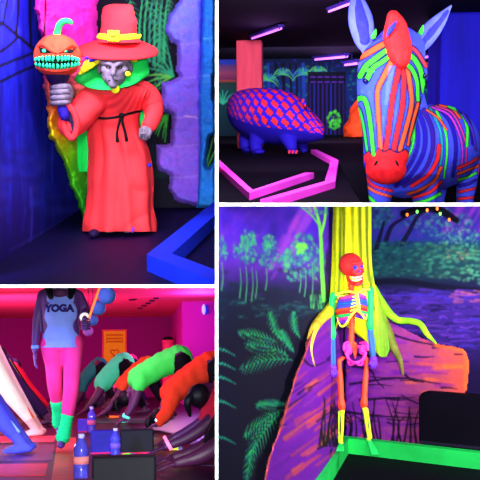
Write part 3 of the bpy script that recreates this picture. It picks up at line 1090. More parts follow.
slab('wall_pit', RB, [(.5, 12.2, ZPIT), (4.2, 12.2, ZPIT), (4.2, 12.2, ZB), (.5, 12.2, ZB)], deckm)
# pillars
pink = mat('pillar_pink', (248, 80, 108), var=.12, scale=4, stretch=(3, 3, .5), bump=.1)
x0, x1 = RB.at(236.5, 90, 17).x, RB.at(262, 90, 17).x
o = link('wall_pillar', MB().box(((x0 + x1) / 2, 17.3, (ZB + CB) / 2), ((x1 - x0) / 2, .3, (CB - ZB) / 2), bev=.03), pink, room=RB, sm=False)
o['kind'] = 'structure'
x0 = RB.at(439.5, 90, 12.4).x
o = link('wall_right', MB().box((x0 + 1.1, 13.0, (ZPIT + CB) / 2), (1.1, .6, (CB - ZPIT) / 2), bev=.04), mat('pillar_blue', (26, 20, 205), var=.25, scale=2.5, stretch=(2.5, 2.5, .4), bump=.12), room=RB, sm=False)
o['kind'] = 'structure'
# foam rock behind the zebra
R1 = Fig(RB, 'foam_rock', 'orange foam rock standing against the jungle mural behind the zebra', 'foam rock', 357, 137, 22.6)
rows = [(93, 361, 366, .1, 0), (98, 358, 369, .25, 0), (106, 352, 376, .4, 0), (115, 349, 379, .5, 0), (124, 346, 382, .6, 0), (132, 344.5, 384, .65, 0), (137, 345, 384, .65, 0)]
me_ = loft_px(R1, rows, 40, 0, 0, 34, 7, jit=.22)
R1.part('rock', me_, mat('rock_orange', (226, 62, 22), var=.25, scale=2, bump=.4))
R1.o['kind'] = 'thing'

# tube lights under the ceiling
tubem = mat('tube_glow', (214, 120, 250), var=0, emit=(205, 110, 255), estr=1.5)
tubem2 = mat('tube_core', (240, 190, 255), var=0, emit=(240, 190, 255), estr=1.6)
fixm = mat('fixture_dark', (40, 20, 110), var=.1)
for i, (xa, ya, xb, yb, z, lab) in enumerate([
        (252, 38.5, 281, 28.5, 1.12, 'violet tube light on the ceiling above the pink pillar'),
        (329, 11.5, 353, 2.5, 1.12, 'violet tube light on the ceiling near the zebra ear tip'),
        (315, 59.5, 347, 56.5, 1.12, 'violet tube light at the back above the dark slatted hut'),
        (345, 65, 359, 63, .95, 'short violet tube light just behind the zebra forehead on its hut side'),
        (421, 46.5, 439, 43, 1.1, 'violet tube light between zebra and blue wall, higher of two'),
        (419, 58, 440, 55, 1.05, 'violet tube light between zebra and blue wall, lower of two')]):
    pa = RB.ray(xa, ya)
    pa = pa * (z / pa.z)
    pb = RB.ray(xb, yb)
    pb = pb * (z / pb.z)
    if pa.y > 23.4 or pb.y > 23.4 or i > 3:
        q = 20.0 if i < 4 else (16.0 if i == 4 else 17.5)
        pa, pb = RB.at(xa, ya, q), RB.at(xb, yb, q + .4)
    c = (pa + pb) / 2
    rt = bpy.data.objects.new('tube_light', None)
    COL.objects.link(rt)
    rt.matrix_world = RB.M @ Matrix.Translation(c)
    tagit(rt, lab, 'tube light', 'violet tube lights')
    pa, pb = pa - c, pb - c
    r = 1.0 * c.y / 900
    link('tube', MB().tube([pa, pb], r * 1.15, 12), tubem, rt)
    u = (pb - pa).normalized()
    v = Vector((0, 0, 1))
    w_ = u.cross(v).normalized()
    v = w_.cross(u)
    rot = Matrix((u, w_, v)).transposed()
    hx = (pb - pa).length / 2
    link('housing', MB().box(Vector((0, 0, r * 2.6)), (hx + r, r * 3, r * 1.1), rot, r * .3), fixm, rt, sm=False)
    for p in (pa, pb):
        link('end_cap', MB().box(p + Vector((0, 0, r * .7)), (r * .7, r * 1.6, r * 1.6), rot, r * .2), fixm, rt, sm=False)
    link('rod', MB().tube([Vector((0, 0, r * 3)), Vector((0, 0, max(CB - c.z - r * .6 - .006, r * 4)))], r * .4, 8), fixm, rt)
    light('POINT', 'tube_glow', RB, c + Vector((0, -.3, -.25)), 16, (.62, .25, 1), .15)


def rail(name, room, fpx, z, w, h, m, label, cat, group=None, clip=None):
    """square rail following floor points (the near bottom edge is traced)"""
    P = [room.floor(x, y, z) for x, y in fpx]
    base = P[0].copy()
    L, R = [], []
    for i, p in enumerate(P):
        a = (P[i] - P[i - 1]).normalized() if i else None
        b = (P[i + 1] - P[i]).normalized() if i < len(P) - 1 else None
        na = Vector((-a.y, a.x, 0)) if a is not None else None
        nb = Vector((-b.y, b.x, 0)) if b is not None else None
        if na is None:
            n, s_ = nb, 1
        elif nb is None:
            n, s_ = na, 1
        else:
            n = (na + nb).normalized()
            s_ = 1 / max(.35, n.dot(na))
        L.append(p - base)
        R.append(p + n * w * s_ - base)
    mb = MB()
    rg = []
    for l, r in zip(L, R):
        rg.append([l, r, r + Vector((0, 0, h)), l + Vector((0, 0, h))])
    mb.rings(rg)
    me = mb.mesh(name)
    if clip:
        clip_mesh(me, room, loc=base, **clip)
    o = link(name, me, m, room=room, loc=base, sm=False)
    smooth(me, False)
    return tagit(o, label, cat, group)


pk = mat('rail_pink', (255, 62, 226), var=.08, scale=3)
rail('border_rail', RB, [(212, 164.5), (249.5, 200.5), (314, 178.5)], ZB, .10, .065, pk, 'pink bent border rail on the black floor below the armadillo', 'border rail', clip=dict(x0=218.6))
rail('border_rail', RB, [(272, 208), (335, 188), (338.5, 165), (317, 153.5)], ZB, .10, .065, pk, 'pink hooked border rail on the black floor beside the zebra', 'border rail', clip=dict(y1=202.8))

# ---------------------------------------------------------------- armadillo
A = Fig(RB, 'armadillo', 'blue armadillo statue covered in red diamond scales', 'armadillo', 275, 153, 15.0)
Q, k = A.Q, A.k
prof = [(226.5, 108, 108.5, .02), (229, 98, 121, .30), (236, 92, 130, .55), (248, 88.5, 138, .70), (262, 88, 143, .78), (276, 89, 145, .78), (290, 92.5, 145, .70), (300, 98, 144, .58), (307, 105, 143, .46), (313, 112, 142, .38), (319, 118, 140.5, .30), (323.5, 124, 138.5, .2), (325, 129, 134, .05)]
Dp = crom(prof, 80)
yaw = -.010
rings = []
for (x, yt, yb, rd) in Dp:
    cy_ = (yt + yb) / 2
    rings.append([Q(x, cy_ - (yb - yt) / 2 * math.sin(a), (x - 275) * yaw - rd * math.cos(a)) for a in [2 * math.pi * j / 48 for j in range(48)]])
mb = MB().rings(rings)
dd = (293 - 275) * yaw
mb.tube([Q(288, 136, dd - .38), Q(291, 145, dd - .5), Q(292.5, 150, dd - .55)], [9 * k, 6 * k, 4.5 * k], 14)
mb.ell(Q(293, 151.5, dd - .62), (5.6 * k, .14, 2.6 * k))
mb.tube([Q(300, 138, dd + .3), Q(303, 146, dd + .3), Q(304, 149, dd + .3)], [7 * k, 5 * k, 4 * k], 14)
for (x, s_) in ((258, -.35), (248, .35)):
    mb.tube([Q(x, 136, .2 + s_), Q(x - 2, 144, .2 + s_), Q(x - 1, 151 + (0 if s_ < 0 else -2), .2 + s_)], [9 * k, 7 * k, 5.5 * k], 14)
    mb.ell(Q(x + 1, 151.5 + (0 if s_ < 0 else -2), .1 + s_), (6 * k, .14, 2.6 * k))
for s_ in (-.12, .14):
    mb.ell(Q(304, 103, (304 - 275) * yaw - .25 + s_ * 3), (2.2 * k, .03, 4.5 * k), Matrix.Rotation(-.3, 3, 'Y'))
me = fuse(mb, .02, 2, 'body')
V = verts_np(me)
px, py = RB.proj_np(V + np.array(A.loc))
yt = np.interp(px, Dp[:, 0], Dp[:, 1])
yb = np.interp(px, Dp[:, 0], Dp[:, 2])
rd = np.interp(px, Dp[:, 0], Dp[:, 3])
cyv = (yt + yb) / 2
ang = np.arctan2((cyv - py) / ((yb - yt) / 2 + .1), -(V[:, 1] - (px - 275) * yaw) / (rd + .02))      # 0 front, pi/2 top
s_ = np.interp(px, [226, 240, 262, 300, 325], [0, 3.0, 5.8, 9.4, 11.6])
t_ = ang / math.pi * 9.5
row = np.floor(t_)
a_ = s_ + .5 * (row % 2) + (t_ - row - .5) * .25
fx = np.abs(a_ - np.floor(a_) - .5)
fy = np.abs(t_ - row - .5)
red = (fx * 1.15 + fy * .72 < .43) & (ang > -.42) & (py < yb + 1)
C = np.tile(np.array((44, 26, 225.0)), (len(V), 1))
pinkish = np.clip((262 - px) / 26, 0, 1)[:, None]
C = C * (1 - .5 * pinkish) + np.array((90, 40, 205.0)) * .5 * pinkish
rc = np.array((242, 46, 56.0)) * (1 - pinkish) + np.array((200, 50, 150.0)) * pinkish
C[red] = rc[red]
edge = (np.abs(fx * 1.15 + fy * .72 - .45) < .035) & (ang > -.5)
C[edge] = (22, 8, 90)
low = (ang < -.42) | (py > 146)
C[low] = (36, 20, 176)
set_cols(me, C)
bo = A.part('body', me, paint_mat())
mb_c = [MB().tube([Q(x, 151.5, dd - .72), Q(x - .4, 153, dd - .80)], [1.5 * k, .9 * k], 8) for x in (289.5, 293, 296.5)]
redm = mat('claw_red', (245, 50, 70), var=.05)
for m_ in mb_c:
    A.part('claw', m_, redm, bo)
e = A.part('eye', MB().ell(Q(312.5, 120.5, (312 - 275) * yaw - .30), (1.5 * k, .05, 1.4 * k)), blkm, bo, 'small black eye')

# ---------------------------------------------------------------- zebra
Z = Fig(RB, 'zebra', 'big blue zebra statue with neon stripes and a red muzzle', 'zebra', 405, 290, 8.9)
Q = Z.Q


def r_(px_, dd_=0):
    return px_ * (Z.d + dd_) / FPX


def T(mb, pts, n=24, flat=1.0, up=None):
    """pts: (px, py, dd, radius px)"""
    mb.tube([Q(x, y, d_) for x, y, d_, _ in pts], [r_(r, d_) for _, _, d_, r in pts], n, None, flat, up)


headax = [(398, 54, .30, 27), (393, 68, .20, 33.5), (390.5, 84, .10, 32.8), (389, 104, -.02, 30.5), (388, 128, -.16, 26), (386.5, 148, -.28, 22.8), (386, 160, -.34, 21.5), (386, 165, -.36, 19.5)]
mb = MB()
T(mb, headax, 32)
mb.ell(Q(386, 170, -.34), (r_(19.5), .17, r_(14)))
T(mb, [(397, 60, .5, 24), (397, 95, .75, 26), (399, 132, .8, 35), (402, 160, .75, 38)], 28)
T(mb, [(402, 158, .75, 37), (404, 163, .9, 36)], 28)
T(mb, [(404, 158, .75, 36), (421, 150, 1.2, 41), (437, 147, 1.8, 41.5), (446, 149, 2.4, 32), (450, 152, 2.8, 22)], 36)
for (pts) in ([(381, 172, .62, 15), (380, 200, .60, 11), (379, 225, .60, 7.5), (379, 250, .62, 8), (379, 284, .6, 5.5), (378, 294.5, .58, 8)],
              [(424, 174, .85, 16), (424, 200, .85, 11.5), (423, 225, .85, 7.5), (423, 250, .87, 8), (422, 280, .87, 5.5), (421, 289.6, .85, 8)],
              [(466, 158, 2.35, 13), (467, 180, 2.35, 10.5), (465, 200, 2.3, 8.5), (468, 216, 2.45, 7.5), (467, 245, 2.4, 5.5), (466, 259, 2.4, 5), (465, 265.7, 2.3, 7)],
              [(438, 160, 2.75, 13), (438, 185, 2.75, 9.5), (437, 205, 2.7, 7), (440, 218, 2.85, 6.5), (438, 245, 2.8, 5), (437, 259.5, 2.75, 6.5)]):
    T(mb, pts, 16)
me = fuse(mb, .0125, 4, 'body')

zb = (62, 74, 236)
dk = (14, 8, 48)
RED, ORG, GRN, TEA, DBL, MAG = (236, 34, 44), (246, 84, 44), (60, 235, 50), (24, 140, 160), (30, 16, 165), (190, 50, 205)
ch = Canvas(340, -10, 450, 300, zb, .5)
ch.grad([(-10, (58, 66, 228)), (60, (62, 72, 234)), (110, (56, 84, 242)), (150, (58, 72, 234)), (300, (60, 70, 220))])
for i in range(120):
    x, y = random.uniform(355, 430), random.uniform(40, 190)
    ch.stroke([(x, y), (x + random.uniform(-2, 2), y + random.uniform(6, 18))], 1.2, .6, random.choice([(96, 110, 246), (60, 74, 225)]), .35, 1)


def stripe(c, pts, w0, w1, col, ol=1.25):
    c.stroke(pts, w0 + ol, w1 + ol * .8, dk, 1, .7)
    c.stroke(pts, w0, w1, col, 1, .7)


stripe(ch, [(400, 66), (394, 90), (391, 110), (386, 150)], 2.3, 2.2, RED)
stripe(ch, [(404, 66), (403.5, 90), (401.5, 112), (393, 152)], 2.2, 2.2, RED)
stripe(ch, [(391, 63), (383, 78), (377.5, 92), (378.5, 118), (381, 152)], 2.6, 1.8, ORG)
stripe(ch, [(407, 66), (410.5, 88), (411, 108), (400, 150)], 2.0, 2.0, ORG)
stripe(ch, [(358, 58), (368, 53), (378, 47), (388, 42)], 2.6, 2.8, ORG)
stripe(ch, [(360, 76), (366, 66), (376, 58), (388, 49)], 2.6, 2.2, GRN)
stripe(ch, [(367, 79), (373, 68), (382, 62), (391, 55)], 2.4, 2.0, GRN)
ch.stroke([(366, 70), (373, 71)], 1.6, 1.4, GRN)
stripe(ch, [(354, 101), (362, 98), (366.5, 104), (370, 122), (373.5, 155)], 2.4, 1.8, GRN)
stripe(ch, [(354, 108), (359, 110), (363, 124), (367, 150)], 1.8, 1.2, (40, 200, 80))
stripe(ch, [(408, 54), (415, 60), (421, 72), (424, 92)], 2.4, 2.2, GRN)
stripe(ch, [(407, 64), (413, 71), (417, 82), (418, 100)], 2.0, 1.6, GRN)
stripe(ch, [(409, 46), (417, 52), (426, 66)], 1.8, 1.5, (240, 50, 80))
stripe(ch, [(418, 104), (413, 122), (408, 145)], 1.5, 1.3, ORG)
stripe(ch, [(424, 98), (419, 118), (412, 140)], 1.6, 1.4, GRN)
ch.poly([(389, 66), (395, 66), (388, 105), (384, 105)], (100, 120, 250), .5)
# red muzzle with a jagged upper edge
ch.poly([(352, 158), (364, 154), (369, 150), (374, 157), (378, 147), (384, 151), (390, 148), (398, 152), (406, 148), (412, 156), (418, 172), (408, 198), (360, 198), (352, 176)], dk, .9)
ch.poly([(352, 159), (364, 155.5), (369, 152), (374, 159), (378, 149), (384, 153), (390, 150), (398, 154), (406, 150), (411, 157), (418, 172), (408, 200), (360, 200), (352, 176)], (238, 30, 42))
for i in range(40):
    ch.blob(random.uniform(366, 406), random.uniform(158, 184), 3, 2, random.choice([(250, 50, 56), (205, 20, 40)]), .35, .9)
ch.blob(383, 174, 5, 6, (190, 14, 40), .6, .9)

cbz = Canvas(350, 80, 500, 300, (60, 70, 230), .5)
for i in range(160):
    x, y = random.uniform(360, 480), random.uniform(100, 290)
    cbz.stroke([(x, y), (x + random.uniform(-3, 3), y + random.uniform(4, 12))], 1.2, .6, random.choice([(90, 100, 240), (54, 60, 215)]), .35, 1)
for pts, w, c in (
        ([(410, 112), (414, 130), (411, 150), (400, 170)], 1.6, GRN), ([(413, 112), (418, 132), (416, 152), (403, 174), (385, 180)], 2.2, DBL),
        ([(419, 112), (425, 132), (423, 154), (410, 176), (396, 186)], 2.6, DBL), ([(424, 110), (432, 130), (432, 152), (423, 172), (404, 186)], 2.4, (50, 20, 150)),
        ([(430, 108), (440, 130), (442, 152), (439, 172)], 1.8, TEA), ([(434, 106), (445, 130), (447, 152), (444, 178)], 1.5, GRN),
        ([(427, 110), (438, 118), (447, 130)], 1.3, ORG), ([(436, 105), (450, 122), (456, 146), (453, 176)], 2.2, DBL),
        ([(432, 107), (450, 116), (461, 140), (462, 162), (457, 180)], 1.5, MAG), ([(436, 106), (453, 114), (465, 140), (466, 164)], 1.2, (225, 50, 150)),
        ([(440, 105), (452, 109), (460, 118)], 1.6, ORG), ([(449, 106), (460, 112), (467, 126), (467, 146)], 2.2, GRN),
        ([(458, 109), (469, 122), (473, 144)], 1.8, DBL), ([(463, 114), (472, 130), (476, 150)], 1.5, (80, 40, 220)),
        ([(439, 146), (437, 160), (428, 175), (412, 186)], 2.6, RED), ([(441, 168), (434, 181), (420, 190), (408, 194)], 2.2, ORG),
        ([(441, 182), (430, 192), (412, 198)], 2.0, RED), ([(440, 194), (428, 200), (415, 203)], 2.0, GRN),
        ([(366, 178), (374, 186), (392, 191)], 1.8, RED), ([(366, 186), (376, 192), (392, 197)], 1.8, ORG), ([(366, 195), (372, 200), (378, 206)], 2.2, GRN),
        ([(458, 168), (468, 164), (478, 158)], 1.8, RED), ([(458, 174), (468, 170), (478, 166)], 1.6, ORG), ([(459, 180), (468, 177), (476, 173)], 1.6, GRN),
        ([(459, 186), (468, 184), (476, 180)], 1.8, DBL), ([(459, 192), (468, 190), (476, 188)], 1.4, RED), ([(459, 199), (468, 198), (476, 197)], 1.6, RED)):
    stripe(cbz, pts, w * .78, w * .62, c, .6)
for y in range(210, 285, 12):
    for x in (379, 423, 467, 438):
        stripe(cbz, [(x - 12, y), (x, y + 2), (x + 12, y)], 2, 2, random.choice([RED, ORG, GRN, DBL]), .7)
cbz.poly([(350, 279), (440, 279), (440, 300), (350, 300)], (20, 14, 60))
cbz.poly([(440, 263), (500, 263), (500, 300), (440, 300)], (20, 14, 60))
V = verts_np(me)
W3 = V + np.array(Z.loc)
px, py = RB.proj_np(W3)
axd = np.interp(py, [p[1] for p in headax], [p[2] for p in headax])
ishead = (V[:, 1] < axd + .24) & (py < 190)
C = cbz.sample(px, py)
Hc = ch.sample(px, py)
C[ishead] = Hc[ishead]
set_cols(me, C)
zo = Z.part('body', me, paint_mat())
# ears
zblue = mat('zebra_blue', (84, 92, 240), var=.15, scale=14)
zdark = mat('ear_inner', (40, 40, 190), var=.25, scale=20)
for ax in ([(366, 50, .20, 5), (364, 40, .22, 9.5), (361, 22, .26, 12), (358, 6, .3, 9), (356, -5, .33, 4), (355, -9, .34, 1)],
           [(414, 52, .28, 5), (420, 44, .32, 8.5), (430, 32, .40, 9), (440, 20, .48, 6.5), (447, 11, .54, 3), (451, 6, .56, 1)]):
    m_ = MB()
    m_.tube([Q(x, y, d_) for x, y, d_, r in ax], [r_(r, d_) for x, y, d_, r in ax], 24, 26, .38, up=(0, 1, 0))
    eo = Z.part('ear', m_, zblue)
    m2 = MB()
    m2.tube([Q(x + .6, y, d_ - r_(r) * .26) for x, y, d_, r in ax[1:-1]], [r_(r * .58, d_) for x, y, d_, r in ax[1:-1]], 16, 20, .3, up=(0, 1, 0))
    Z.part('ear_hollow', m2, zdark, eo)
for (x, y, d_, c) in ((375, 33, .12, (60, 220, 60)), (412, 38, .15, (60, 220, 60)), (422, 29, .28, (60, 220, 60))):
    Z.part('mane_tip', MB().tube([Q(x - 1.5, y + 4, d_), Q(x, y, d_), Q(x + 1, y - 4, d_ + .02)], [r_(2.4), r_(2), r_(.4)], 8), mat('mane_green', c, var=.1))
# forelock
m_ = MB()
rows = [(10.5, 391, 396, .02, .1), (14, 387.5, 400, .07, .09), (22, 385.5, 405.5, .10, .06), (32, 383.5, 409, .13, .02), (42, 383.5, 411.5, .15, -.03), (52, 386, 412, .15, -.08), (60, 390, 410.5, .13, -.12), (66, 395, 407, .09, -.15), (69, 399, 403, .03, -.16)]
mo = loft_px(Z, rows, 48, 0, 0, 44, 5, jit=.1)
Z.part('forelock', mo, mat('forelock_red', (238, 36, 42), var=.2, scale=16, bump=.5), label='red tufted forelock')
m_ = MB().tube([Q(396, 22, -.06), Q(391, 29, -.12), Q(387, 36, -.14)], [r_(1), r_(2.6), r_(1)], 10)
Z.part('forelock_patch', m_, mat('patch_blue', (50, 56, 215)))
for (x, y, d_, sx) in ((365.5, 81, -.13, 1), (424, 76, -.0, -1)):
    e = Z.part('eye', MB().ell(Q(x, y, d_), (r_(3.2), .05, r_(2.6)), Matrix.Rotation(.5 * sx, 3, 'Y')), mat('zebra_eye', (18, 10, 70), rough=.2, spec=.5), zo, 'dark eye')
for (x, y) in ((376, 163), (397, 163)):
    Z.part('nostril', MB().ell(Q(x, y, -.565), (r_(1.2), .015, r_(3.0)), Matrix.Rotation(.5 if x < 386 else -.5, 3, 'Y')), blkm, zo)
Z.part('tail', MB().tube([Q(474, 140, 2.7), Q(477, 155, 2.75), Q(476, 170, 2.75), Q(475, 180, 2.7)], [r_(2), r_(2.5), r_(4.5), r_(1.5)], 12), mat('tail_red', (240, 50, 70), var=.1), label='red tail tuft')

light('SPOT', 'camera_fill', RB, (.2, 1.0, .3), 1500, (1, .97, 1), .25, RB.at(400, 120, 9), 40, .4)  # unseen front light added for the zebra
light('AREA', 'top_fill', RB, (1.0, 7.2, 1.6), 60, (.85, .85, 1), .9, RB.at(410, 130, 9.4))  # added overhead fill on the zebra, no such fixture
light('AREA', 'mural_fill', RB, (.2, 19, .45), 230, (.9, .9, 1), 2.5, RB.at(300, 108, 24), sizey=.4)  # unseen area light added to brighten the back mural
light('AREA', 'side_fill', RB, (2.2, 8.9, .9), 40, (.9, .9, 1), .6, RB.at(440, 150, 10.5))  # added from the right to lift the zebra's body
light('SPOT', 'far_fill', RB, (-.3, 8.6, 1.0), 1800, (.95, .85, 1), .3, RB.at(280, 115, 15), 60, .5)  # unseen spot added to brighten the armadillo and the far end
# =====================================================================
# BAY D : the painted skeleton in the corner
# =====================================================================
RD = Room(330, 280)
ZD = -1.45
crD = RD.floor(344, 446, ZD)
lD = RD.floor(318, 484, ZD)
rDp = RD.floor(480, 462, ZD)
uL = (lD - crD).normalized()
uR = (rDp - crD).normalized()

cdv = Canvas(205, 190, 540, 500, (12, 10, 40), .75)
# sky and land of the left wall
cdv.grad([(190, (66, 24, 176)), (225, (70, 24, 196)), (255, (100, 40, 196)), (278, (62, 30, 130)), (292, (20, 24, 60)), (312, (14, 20, 50)), (340, (12, 8, 38)), (500, (10, 5, 30))], xb=345)
for i in range(170):
    x, y = random.uniform(205, 340), random.uniform(195, 268)
    cdv.blob(x, y, random.uniform(5, 16), random.uniform(3, 8), random.choice([(40, 20, 170), (86, 30, 190), (120, 44, 190), (34, 16, 130), (70, 30, 200)]), .3, .9, -.9)
for i in range(60):
    t = random.random()
    x, y = 316 - 40 * t + random.uniform(-9, 9), 196 + 72 * t + random.uniform(-5, 5)
    cdv.stroke([(x + 4, y - 7), (x - 4, y + 7)], 2.5, 1, random.choice([(165, 60, 200), (190, 60, 190), (130, 50, 210), (110, 50, 200)]), .4, 2)
for i in range(40):
    x, y = random.uniform(218, 330), random.uniform(268, 296)
    cdv.blob(x, y, random.uniform(4, 10), 3, random.choice([(16, 50, 60), (30, 20, 80), (70, 30, 130), (14, 30, 50)]), .5, .9)
G1 = [(40, 170, 130), (60, 190, 120), (30, 130, 130), (90, 200, 110), (24, 100, 120)]
for (x, y, rx, ry, n) in ((221, 250, 7, 14, 60), (246, 250, 13, 14, 130), (248, 238, 8, 8, 60), (269, 255, 11, 14, 110), (269, 243, 7, 8, 50), (296, 262, 14, 20, 150), (303, 246, 12, 14, 110), (286, 258, 6, 9, 40), (316, 262, 9, 18, 80)):
    cdv.foliage(x, y, rx, ry, G1, n, 2.4, .6)
cdv.foliage(301, 248, 5, 5, [(110, 235, 70), (130, 240, 60)], 30, 2.2, .8)
for (x, y0, y1) in ((240, 268, 298), (246, 266, 301), (252, 268, 301), (256, 270, 298), (266, 268, 290), (305, 268, 296), (312, 262, 302), (300, 270, 292), (222, 264, 290)):
    cdv.stroke([(x, y0), (x + 1, (y0 + y1) / 2), (x - .5, y1)], .5, .9, (80, 180, 110), .65)
cdv.stroke([(324, 300), (322, 270), (321, 240), (319, 222), (314, 205), (310, 190)], 2.4, 1, (110, 215, 80))
cdv.stroke([(321, 234), (325, 218), (326, 195)], 1.6, 1, (120, 225, 80))
cdv.stroke([(321, 228), (312, 216), (300, 206)], 1, .5, (90, 200, 90))
cdv.foliage(318, 208, 16, 8, [(60, 190, 120), (40, 140, 140), (90, 200, 110)], 60, 2, .6)
for i in range(16):
    x = random.uniform(310, 332)
    cdv.stroke([(x, 308), (x + random.uniform(-3, 3), 295)], .7, .3, (70, 180, 90), .7)
for i in range(70):
    x, y = random.uniform(216, 330), random.uniform(298, 318)
    cdv.stroke([(x, y), (x + random.uniform(3, 10), y + random.uniform(-1, 1))], 1, .5, random.choice([(20, 90, 90), (30, 120, 110), (14, 50, 70)]), .5, 1)
# palm leaves low on the left wall
PG = (30, 170, 110)
for (x, y, a, l, lf, b) in ((277, 342, -2.75, 38, 9, -.3), (282, 341, -2.2, 30, 8, .5), (300, 338, -2.2, 26, 7, .8), (288, 356, -2.55, 42, 11, -.7), (292, 360, -3.0, 50, 12, -.7),
                            (294, 352, -2.3, 24, 8, .4), (286, 404, -3.05, 28, 8, -.3), (282, 410, 2.7, 44, 11, -.4), (278, 415, 2.3, 52, 12, -.3), (256, 440, 1.9, 40, 8, -.2)):
    cdv.frond(x, y, a, l, PG, lf, 12, .75, b)
for y in (352, 366, 380, 404, 440):
    cdv.stroke([(214, y - 3), (224, y - 2), (236, y + 4)], 1.4, .4, (30, 150, 120), .85)
# right wall
cdv.grad([(190, (46, 30, 150)), (215, (56, 40, 160)), (238, (40, 50, 150)), (246, (24, 70, 90)), (272, (22, 60, 72)), (284, (20, 24, 60)), (296, (56, 30, 130)), (340, (44, 22, 110)), (372, (22, 10, 60)), (500, (12, 6, 34))], xa=345)
for i in range(90):
    x, y = random.uniform(368, 500), random.uniform(198, 242)
    cdv.blob(x, y, random.uniform(4, 11), random.uniform(3, 7), random.choice([(60, 40, 190), (90, 50, 190), (40, 40, 170), (40, 90, 150), (110, 50, 180)]), .4, .9, -.7)
for i in range(26):
    x = random.uniform(448, 500)
    cdv.stroke([(x + 12, 195), (x, 215), (x - 10, 232)], 2, .8, random.choice([(130, 40, 190), (150, 50, 200), (90, 30, 170)]), .5, 2)
cdv.foliage(378, 216, 14, 12, [(30, 120, 120), (24, 80, 110), (50, 150, 130), (20, 40, 80)], 130, 2.4, .55)
cdv.foliage(438, 222, 34, 14, [(30, 120, 130), (60, 170, 140), (40, 90, 170), (90, 190, 150), (30, 60, 110)], 240, 2.2, .5)
cdv.foliage(462, 240, 24, 12, [(80, 190, 130), (110, 200, 140), (50, 150, 120)], 120, 2.2, .5)
for p in ([(402, 244), (410, 230), (418, 216), (430, 208)], [(386, 240), (392, 226), (404, 218)], [(376, 250), (380, 236), (384, 222)]):
    cdv.stroke(p, 2.6, 1.2, (16, 12, 44), .85)
cdv.stroke([(404, 214), (420, 209), (440, 210), (456, 220)], 4, 3, (8, 6, 22), .95)
for i in range(420):
    x = random.uniform(366, 500)
    y = random.uniform(242, 276) + max(0, x - 420) * .12
    g = min(1, max(0, (x - 400) / 70))
    c = random.choice([(26, 90, 90), (20, 60, 70), (36, 120, 100), (14, 36, 50)])
    cdv.blob(x, y, random.uniform(2, 5), random.uniform(1.2, 2.6), [c[0] + 50 * g, c[1] + 60 * g, c[2] + 30 * g], .6, .7)
cdv.foliage(456, 254, 14, 6, [(200, 140, 110), (160, 160, 120)], 26, 2, .45)
cdv.stroke([(368, 283), (400, 281), (440, 287), (500, 292)], 3, 3, (12, 10, 36), .9, 2)
for i in range(240):
    x, y = random.uniform(366, 505), random.uniform(286, 356)
    ln = random.uniform(6, 22)
    cdv.stroke([(x, y), (x + ln / 2, y + random.uniform(-1.5, 1.5)), (x + ln, y + random.uniform(-1, 2))], random.uniform(.6, 1.8), .4,
               random.choice([(90, 44, 180), (70, 40, 165), (24, 14, 66), (16, 10, 50), (110, 50, 180), (60, 40, 180)]), .6, 1)
for i in range(16):
    x, y = random.uniform(448, 482), random.uniform(290, 303)
    cdv.stroke([(x, y), (x + 9, y + 1)], 1, .4, (190, 90, 120), .5, 1)

wall('wall_mural_left', RD, crD, crD + uL * 4.9, ZD, .85, 430, 250, cdv, clip=dict(x0=218.1, y0=206))
wall('wall_mural_right', RD, crD, crD + uR * 1.75, ZD, .85, 220, 270, cdv, clip=dict(y0=206))
slab('floor', RD, [crD + uL * 4.9, crD, crD + uR * 1.75, crD + uR * 1.75 + Vector((0, -3.5, 0))], mat('corner_floor', (8, 6, 17), var=.3, scale=4, rough=.8, spec=.05))

# painted stump boards on the two walls
cbk = Canvas(240, 290, 490, 560, (112, 26, 165), .75)
cbk.grad([(345, (112, 26, 165)), (390, (140, 50, 140)), (430, (170, 66, 110)), (460, (215, 80, 70))], 'x', xa=345)
for i in range(260):
    x, y = random.uniform(255, 475), random.uniform(300, 480)
    ln = random.uniform(10, 34)
    left = x < 342
    sl = -.75 if left else .04
    org_ = (x - 400) / 70 if not left else (.2 + .5 * (y > 420) * (x > 290))
    c = random.choice([(130, 30, 180), (115, 24, 165), (95, 20, 150), (150, 50, 165)])
    if random.random() < org_ + .12:
        c = random.choice([(240, 90, 50), (225, 80, 70), (200, 70, 90), (250, 110, 50)])
    cbk.stroke([(x, y), (x + ln * .5, y + ln * .5 * sl + random.uniform(-1, 1)), (x + ln, y + ln * sl)], random.uniform(1, 3.2), .8, c, .5, 1.6)
for i in range(60):
    x, y = random.uniform(255, 475), random.uniform(305, 470)
    ln = random.uniform(8, 30)
    sl = -.7 if x < 342 else .05
    cbk.stroke([(x, y), (x + ln * .5, y + ln * .5 * sl + random.uniform(-2, 2)), (x + ln, y + ln * sl + random.uniform(-1, 1))], random.uniform(.6, 1.3), .3, (28, 8, 50), .85)
for p in ([(300, 352), (306, 362), (314, 366), (330, 360)], [(345, 352), (372, 356), (394, 350)], [(352, 366), (370, 370), (376, 380), (384, 388)], [(346, 412), (380, 416), (420, 418)], [(350, 384), (400, 378), (440, 384)],
          [(402, 372), (412, 380), (424, 382)], [(380, 330), (410, 340), (450, 348)], [(360, 400), (400, 398), (424, 406)]):
    cbk.stroke(p, 1.3, .5, (24, 6, 44), .9)
for i in range(26):
    x = random.uniform(308, 424)
    cbk.stroke([(x, 446), (x + random.uniform(-5, 5), 425), (x + random.uniform(-10, 10), random.uniform(396, 420))], 1.2, .4, (10, 5, 20), .85)
oL = [(330, 306), (320, 318), (312, 330), (306, 342), (303, 356), (296, 372), (290, 392), (285, 408), (276, 436), (268, 458), (262, 486), (262, 520), (290, 540), (322, 486), (343, 448), (343, 306)]
oR = [(345, 306), (372, 308), (380, 313), (398, 326), (420, 337), (438, 344), (462, 348), (468, 354), (469, 372), (467, 388), (464, 395), (440, 399), (430, 410), (424, 436), (424, 455), (345, 447)]
